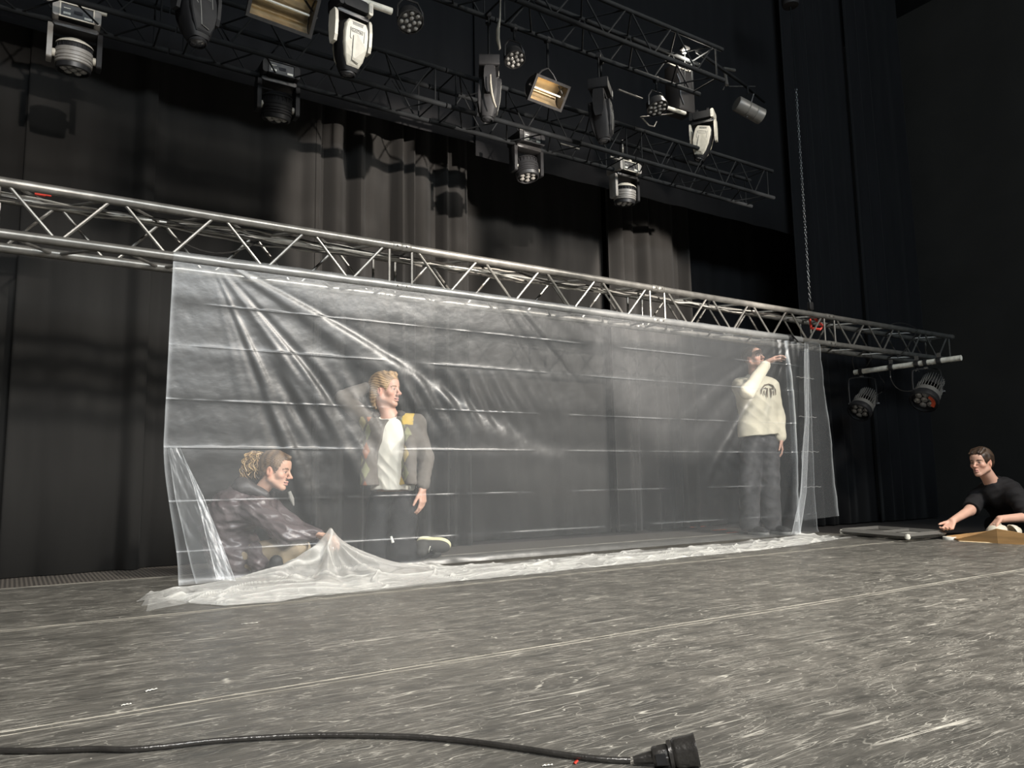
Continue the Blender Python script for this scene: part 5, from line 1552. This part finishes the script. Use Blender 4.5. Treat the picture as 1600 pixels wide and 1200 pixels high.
    o = MB().tube([tuple(Vector(A(611, 838, 4.86)-org)), tuple(Vector(A(614, 848, 4.86)-org))], [.007, .010], 8).build('drawstring_tip', M['white'], root)
    # sneakers: left one lies on its toes with the sole upwards
    up_ = cloth('black_canvas', (.045, .043, .040), .7); so_ = cloth('cream_rubber', (.70, .66, .42), .5); lc = mat('white_laces', (.8, .78, .7), .6)
    shoe(root, org, A(653, 846, 5.02), A(703, 852, 5.0), -f0_*.80-UP*.62, up_, so_, laces=lc)
    h = A(650, 866, 5.32); h[2] = .09; t = A(690, 866, 5.36); t[2] = .045
    shoe(root, org, h, t, -f0_*.3-UP*.9, up_, so_)
    return root

# ============ PERSON 3: standing, cream sweatshirt, reaching up to the truss
def person_standing():
    Z0 = 7.0
    A = lambda px, py, dz=0.0: at(px, py, Z0+dz)
    pel = A(1186, 690); mid = A(1184, 640, .02); neck = A(1179, 592); head = A(1178, 560, -.02)
    shR = A(1157, 604, -.02); shL = A(1203, 605, .0)
    elR = A(1168, 612, -.28); wrR = A(1199, 566, -.30)
    elL = A(1216, 652, .04); wrL = A(1220, 688, -.04)
    hipR = A(1173, 700); hipL = A(1200, 700)
    kR = A(1171, 763, -.03); kL = A(1202, 763, .0)
    aR = A(1172, 822, .02); aL = A(1206, 820, .06); aR[2] = .085; aL[2] = .085
    org = A(1188, 829); org[2] = 0
    root = person('person standing in a cream sweatshirt and grey trousers, reaching up to the truss', org)
    RH = head_frame(-f0_*.85+r0_*.50+UP*.22, UP-r0_*.10)
    lo, hi = bounds([pel, head+UP*.02, elR, wrR+r0_*.15, elL, aR, aL, org], 0.13)
    S = SDF(lo, hi, 0.005)
    side = nrm(shL-shR)
    for p in torso_prims(pel, mid, neck, side, -0.008, w=.86, dp=.9): S.add(p, .03)
    S.add(cone(shR, shL, .045, .045), .04)
    S.add(cone(neck, (shR+shL)/2-UP*.01, .05, .07), .03)
    for a, b, c in ((shR, elR, wrR), (shL, elL, wrL)):
        for p in limb(a, b, c, (.046, .036, .026)): S.add(p, .02)
    for a, b, c in ((hipR, kR, aR), (hipL, kL, aL)):
        for p in limb(a, b, c, (.085, .055, .038)): S.add(p, .02)
    add_head(S, head, RH, neck, 0.94)
    add_hand(S, wrR, r0_*.95+UP*.42, -UP*.5-f0_*.3+r0_*.2, -1, curl=(.28, .35, .3), s=.95, thumb=(.85, .25, .5))
    add_hand(S, wrL, -UP*1.0+r0_*.12, -r0_*.8+f0_*.3, -1, curl=(.3, .4, .35), s=.95)
    to_obj('body', S, SKIN, root, org, colf=face_col(head, RH, .94, (0.56, 0.33, 0.25), (0.45, 0.20, 0.17), (0.05, 0.03, 0.02), beard=.15))
    g = lambda x, y, z: head+RH @ (V(x, y, z)*.94)
    lo, hi = bounds([head], 0.17); S = SDF(lo, hi, 0.0045)
    S.add(ell(g(-.018, 0, .038), np.array((.100, .079, .088)), RH), .01); S.add(ell(g(-.05, 0, -.01), np.array((.05, .064, .06)), RH), .02)
    S.cut(ell(g(.115, 0, -.015), np.array((.092, .10, .115)), RH), .006); S.cut(ell(g(.0, .0, -.075), np.array((.14, .14, .085)), RH), .006)
    for sd in (-1, 1): S.cut(ell(g(-.004, sd*.082, -.016), np.array((.028, .030, .036)), RH), .004)
    to_obj('hair', S, HAIRM, root, org, lambda P, N: .0018*np.sin(P @ V(300, 210, 160)), lambda P: np.tile(np.array((.035, .022, .015)), (len(P), 1)))
    fr = nrm(np.cross(side, UP)); fr = fr if fr @ (-f0_) > 0 else -fr
    lo, hi = bounds([pel, neck, elR, wrR, wrL], 0.2); S = SDF(lo, hi, 0.0065)
    for p in torso_prims(pel, mid, neck, side, 0.040, w=1.0, dp=1.05): S.add(p, .05)
    S.add(cone(shR, shL, .072, .072), .05)
    S.add(cone(A(1168, 668), A(1204, 668), .085, .085), .05)
    S.cut(ell(neck+UP*.045, (.068, .068, .06)), .006)
    S.cut(half(A(1186, 681), -UP+side*.06, lo, hi), .010)
    for a, b, c, r in ((shR, elR, wrR, (.082, .070, .045)), (shL, elL, wrL, (.075, .062, .05))):
        S.add(cone(a, b, r[0], r[1]), .03); S.add(cone(b, b+(c-b)*.88, r[1], r[2]), .02)
        S.add(cone(b+(c-b)*.82, b+(c-b)*.93, r[2]-.006, .036), .006)
    S.add(cone(neck+side*.05+UP*.01, neck-side*.05+UP*.01, .030, .030), .02)
    sw = to_obj('sweatshirt', S, cloth('cream_fleece', (.70, .64, .50), .85, .3, 160), root, org, wrinkle(41, .010, 30, dirs=[(.6, -.4, .8), (.2, .1, .4)], ridge=.55))
    # printed emblem on the chest: winged arc with hanging points
    ec = A(1192, 611)+fr*.0
    Rb = np.stack([side, fr, UP], 1)
    def surf(u, z):       # follow the chest
        p0 = ec+side*u+UP*z+fr*.30
        q = p0
        for _ in range(60):
            i = np.clip(((q-S.lo)/S.vox).astype(int), 0, np.array(S.n)-1)
            if S.F[tuple(i)] < 0.004: break
            q = q-fr*.004
        return q+fr*.011
    b = MB()
    def blob(path, r):
        b.tube([tuple(surf(u, z)-org) for u, z in path], r, 5, flat=1.0)
    k = .075
    blob([(-k, -.045), (-k*.9, 0), (-k*.55, .035), (0, .048), (k*.55, .035), (k*.9, 0), (k, -.045)], [.003, .006, .007, .005, .007, .006, .003])
    for sg in (-1, 1):
        blob([(sg*k*.7, .005), (sg*k*.45, .012), (sg*k*.2, 0), (sg*k*.35, -.02)], [.003, .006, .005, .003])
        blob([(sg*k*.15, .01), (sg*k*.30, -.03), (sg*k*.26, -.075)], [.005, .008, .002])
        blob([(sg*k*.60, -.01), (sg*k*.66, -.035), (sg*k*.60, -.055)], [.004, .005, .002])
    o = b.build('chest_print', mat('brown_print', (.16, .12, .08), .8), sw); o['label'] = 'dark winged emblem printed on the chest'; o['kind'] = 'stuff'
    # trousers
    lo, hi = bounds([pel, kR, kL, aR, aL, org], 0.15); S = SDF(lo, hi, 0.0065)
    for a, b_, c in ((hipR, kR, aR), (hipL, kL, aL)):
        S.add(cone(a, b_, .108, .092), .015); S.add(cone(b_, c+UP*.0, .092, .088), .02)
    for p in torso_prims(pel, mid, neck, side, 0.02, w=.92, dp=.98)[:2]: S.add(p, .03)
    S.cut(half((0, 0, 0.03), -UP, lo, hi), .003)
    to_obj('trousers', S, cloth('washed_grey_denim', (.062, .060, .062), .8, var=.45), root, org, wrinkle(47, .010, 30, dirs=[(.2, .2, 1), (.5, -.2, .8)]))
    up_ = cloth('dark_trainer', (.03, .03, .03), .6); so_ = cloth('trainer_sole', (.2, .2, .19), .6)
    for a in (aR, aL):
        h = a*V(1, 1, 0)+f0_*.03+V(0, 0, .014); shoe(root, org, h, h-f0_*.22+r0_*.09, UP, up_, so_)
    return root

# ============ PERSON 4: at the right edge, black T-shirt
def person_right():
    A = lambda px, py, Z=6.3: at(px, py, Z)
    pel = A(1588, 822, 6.45); mid = A(1578, 795, 6.42); neck = A(1549, 753, 6.34); head = A(1533, 723, 6.28)
    shR = A(1528, 778, 6.46); shL = A(1586, 774, 6.18)
    elR = A(1515, 798, 6.32); wrR = A(1488, 814, 6.22)
    elL = A(1608, 808, 6.06); wrL = A(1562, 811, 6.02)
    hipR = A(1578, 830, 6.52); hipL = A(1602, 830, 6.38)
    kR = A(1556, 838, 6.62); kL = A(1584, 838, 6.22); kR[2] = .075; kL[2] = .075
    aR = A(1612, 838, 6.75); aL = A(1640, 838, 6.45); aR[2] = .06; aL[2] = .06
    org = A(1575, 838, 6.4); org[2] = 0
    root = person('person in a black T-shirt low at the right edge, looking left, hand near the floor', org)
    RH = head_frame(-r0_*.85-f0_*.50+UP*.0, UP-r0_*.06)
    lo, hi = bounds([pel, neck, head, wrR-r0_*.06, elL, kR, kL, aR, aL], 0.13)
    S = SDF(lo, hi, 0.0048)
    side = nrm(shL-shR)
    for p in torso_prims(pel, mid, neck, side, -0.008, w=.86, dp=.9): S.add(p, .03)
    S.add(cone(shR, shL, .045, .045), .04)
    S.add(cone(neck, (shR+shL)/2-UP*.01, .05, .07), .03)
    for a, b, c in ((shR, elR, wrR), (shL, elL, wrL)):
        for p in limb(a, b, c, (.050, .040, .027)): S.add(p, .02)
    for a, b, c in ((hipR, kR, aR), (hipL, kL, aL)):
        for p in limb(a, b, c, (.085, .055, .038)): S.add(p, .02)
    add_head(S, head, RH, neck, 0.95)
    tipR = A(1474, 826, 6.16)
    add_hand(S, wrR, nrm(tipR-wrR)*1-UP*.35, -UP*.3-r0_*.35+r0_*0-f0_*.2, 1, curl=(.45, .6, .5), thumb=(.8, .4, .4))
    add_hand(S, wrL, nrm(A(1545, 826, 5.98)-wrL)-UP*.1, -UP*.6+r0_*.45, -1, curl=(.3, .4, .35), thumb=(.75, .5, .3))
    to_obj('body', S, SKIN, root, org, colf=face_col(head, RH, .95, (0.60, 0.36, 0.27), (0.55, 0.24, 0.21), (0.05, 0.03, 0.02), beard=.10))
    g = lambda x, y, z: head+RH @ (V(x, y, z)*.95)
    lo, hi = bounds([head], 0.19); S = SDF(lo, hi, 0.0045)
    S.add(ell(g(-.018, 0, .042), np.array((.102, .081, .092)), RH), .01); S.add(ell(g(-.052, 0, -.005), np.array((.05, .068, .062)), RH), .02)
    S.cut(ell(g(.112, 0, -.042), np.array((.078, .10, .118)), RH), .006); S.cut(ell(g(.01, .0, -.095), np.array((.10, .13, .080)), RH), .006)
    for sd in (-1, 1): S.cut(ell(g(-.004, sd*.082, -.016), np.array((.026, .030, .036)), RH), .004)
    for i in range(6): S.add(cone(g(.03, -.04+.018*i, .11), g(.082, -.045+.018*i, .078+.006*math.sin(i*2)), .015, .008), .008)
    def hcol(P):
        q = (P-head) @ RH; t = 0.5+0.5*np.sin(q[:, 1]*140+q[:, 0]*40+2*np.sin(q[:, 2]*60)); return np.array((.022, .013, .008))*(1-t[:, None])+np.array((.060, .036, .022))*t[:, None]
    to_obj('hair', S, HAIRM, root, org, lambda P, N: .0022*np.sin(P @ V(230, 180, 90)+3*np.sin(P @ V(30, 40, 50))), hcol)
    lo, hi = bounds([pel, neck, elR, elL], 0.17); S = SDF(lo, hi, 0.006)
    for p in torso_prims(pel, mid, neck, side, 0.030, w=.95, dp=1.0): S.add(p, .04)
    S.add(cone(shR, shL, .066, .066), .05)
    S.add(cone(neck-UP*.01, (shR+shL)/2, .062, .08), .03)
    S.cut(ell(neck+UP*.062-r0_*.015-f0_*.015, (.066, .066, .050)), .008)
    for a, b, f_ in ((shR, elR, .80), (shL, elL, .88)):
        S.add(cone(a, a+(b-a)*f_, .076, .068), .03)
        c = a+(b-a)*f_; d = nrm(b-a); S.cut(half(c+d*.02, d, c-.09, c+.09), .006)
    S.cut(half((0, 0, .03), -UP, lo, hi), .003)
    to_obj('t_shirt', S, cloth('black_cotton', (.014, .013, .014), .85), root, org, wrinkle(53, .012, 44, dirs=[(.5, .3, .9), (.8, -.5, .3)]))
    lo, hi = bounds([pel, kR, kL, aR, aL], 0.14); S = SDF(lo, hi, 0.0065)
    for a, b, c in ((hipR, kR, aR), (hipL, kL, aL)):
        for p in limb(a, b, c, (.10, .072, .052)): S.add(p, .03)
    for p in torso_prims(pel, mid, neck, side, 0.014, w=.9, dp=.98)[:2]: S.add(p, .03)
    S.cut(half((0, 0, -0.004), -UP, lo, hi), .003)
    to_obj('trousers', S, cloth('black_trousers', (.013, .013, .014), .8), root, org, wrinkle(59, .006, 36))
    return root
person_crouching(); person_kneeling(); person_standing(); person_right()

# ================================================================== THINGS AT THE RIGHT EDGE OF THE STAGE
# flat black frame lying on the deck
root = empty('folded_frame', (7.0, 4.0, 0.0), label='flat black metal frame with pale corner knobs lying beside the dance floor', cat='frame')
c = [Vector(ground(1316, 829, 0.05)), Vector(ground(1418, 837, 0.05)), Vector(ground(1474, 830, 0.06)), Vector(ground(1372, 823, 0.06))]
c = [Vector((v.x, v.y, 0.045)) for v in c]
off = Vector((7.0, 4.0, 0.0))
for i in range(4):
    a, b = c[i]-off, c[(i+1) % 4]-off
    MB().tube([a, b], 0.024, 4).build('rail', M['finshell'], root, smooth=False)
a = c[0].lerp(c[1], 0.5)-off; b = c[3].lerp(c[2], 0.5)-off
MB().tube([a, b], 0.018, 4).build('cross_bar', M['finshell'], root, smooth=False)
for i in range(2):
    m0 = [(c[0].lerp(c[1], t0).lerp(c[3].lerp(c[2], t0), s0)-off) for t0, s0 in ((0.08+0.5*i, .15), (0.42+0.5*i, .15), (0.42+0.5*i, .85), (0.08+0.5*i, .85))]
    bm_ = MB(); bm_.v = [tuple(v) for v in m0]; bm_.v += [(v[0], v[1], v[2]-0.01) for v in bm_.v]; bm_.f = [(0, 1, 2, 3), (7, 6, 5, 4), (0, 4, 5, 1), (1, 5, 6, 2), (2, 6, 7, 3), (3, 7, 4, 0)]
    bm_.build('panel', M['cable_grey'] if i else M['alu'], root, smooth=False)
for i in (0, 1, 3):
    v = c[i]-off
    MB().lathe([(0.001, -0.024), (0.016, -0.018), (0.022, 0), (0.016, 0.018), (0.001, 0.022)], v+Vector((0, 0, -0.004)), None, 14).build('corner_knob', M['pipe'], root)
# tape roll
p = Vector(ground(1486, 843, 0.0)); p.z = -0.008
root = empty('tape_roll', p, label='low white roll of tape lying between the black frame and the plywood', cat='tape roll')
MB().lathe([(0.035, 0.0), (0.056, 0.0), (0.058, 0.004), (0.058, 0.026), (0.056, 0.03), (0.035, 0.03), (0.035, 0.0)], (0, 0, 0), None, 24, cap=False).build('tape', M['white'], root)
MB().lathe([(0.032, 0.001), (0.0348, 0.001), (0.0348, 0.029), (0.032, 0.029), (0.032, 0.001)], (0, 0, 0), None, 24, cap=False).build('core', M['woodpale'], root)
# plywood box corner
q0 = ground(1498, 845, 0.0); q1 = ground(1560, 849, 0.0); q2 = ground(1640, 853, 0.0)
root = empty('plywood_ramp', (float(q1[0]), float(q1[1]), -0.008), label='low plywood wedge box with its corner towards the camera at the right edge', cat='box')
q0, q1, q2 = [Vector(v) for v in (q0, q1, q2)]
O = Vector((q1.x, q1.y, -0.008))
back = Vector((0.5, 0.6, 0))*0.35
zt = 0.115
def panel(pts, name, m, th=0.012):
    b = MB(); n = Vector(pts[1])-Vector(pts[0]); n2_ = Vector(pts[2])-Vector(pts[0]); nn = n.cross(n2_).normalized()*th
    N = len(pts); b.v = [tuple(Vector(v)) for v in pts]+[tuple(Vector(v)+nn) for v in pts]
    b.f = [tuple(range(N))[::-1], tuple(range(N, 2*N))]+[(i, (i+1) % N, N+(i+1) % N, N+i) for i in range(N)]
    b.build(name, m, root, smooth=False)
a0 = q0-O; a1 = q1-O; a2 = q2-O
for v in (a0, a1, a2): v.z = 0.0
panel([a0, a1, a1+Vector((0, 0, zt)), a0+Vector((0, 0, 0.015))], 'side_panel', M['wood'])
panel([a1, a2, a2+Vector((0, 0, zt*0.55)), a1+Vector((0, 0, zt))], 'side_panel', M['wood'])
panel([a0+Vector((0, 0, 0.012)), a1+Vector((0, 0, zt-0.02)), a1+back+Vector((0, 0, 0.06)), a0+back+Vector((0, 0, 0.012))], 'top_panel', M['wood'])
panel([a1+Vector((0, 0, zt-0.02)), a2+Vector((0, 0, zt*.5)), a2+back+Vector((0, 0, 0.03)), a1+back+Vector((0, 0, 0.06))], 'top_panel', M['wood'])
MB().tube([a1+Vector((0, -0.004, 0)), a1+Vector((0, -0.004, zt))], 0.007, 4).build('corner_edge', M['woodpale'], root, smooth=False)
cA = a0-Vector((0.05, 0.02, 0)); MB().tube([cA+Vector((0, -.012, 0.006)), a1+Vector((0, -0.014, 0.006)), a2+Vector((0, -0.014, 0.006))], 0.007, 4).build('bottom_edge', M['woodpale'], root, smooth=False)
# pale bowls / helmets behind it
def bowl(px, py, Z, r, tiltv, label, k):
    p = Vector(at(px, py, Z)); root = empty('plastic_bowl', p, label=label, cat='bowl')
    R = rotm((0, 0, 0), tiltv)
    MB().lathe([(0.001, r*0.78), (r*0.35, r*0.74), (r*0.68, r*0.58), (r*0.90, r*0.30), (r, 0.0), (r*1.05, -r*0.03), (r*1.05, -r*0.08), (r*0.96, -r*0.08), (r*0.94, 0), (r*0.62, r*0.50), (r*0.001, r*0.68)], (0, 0, 0), R, 28, cap=False).build('shell', M['bowlw'], root)
    MB().lathe([(r*0.30, r*0.74), (r*0.34, r*0.84), (r*0.28, r*0.85), (r*0.26, r*0.76)], (0, 0, 0), R, 20, cap=False).build('foot_ring', M['bowlw'], root)
M['bowlw'] = mat('cream_plastic', (0.62, 0.58, 0.48), 0.4, var=0.05)
bowl(1559, 832, 6.0, 0.082, (-0.15, -0.1, 1), 'cream bowl upside down behind the plywood box', 0)
bowl(1584, 832, 5.93, 0.062, (0.75, -0.55, 0.35), 'smaller cream bowl tipped on its side at the right edge', 1)
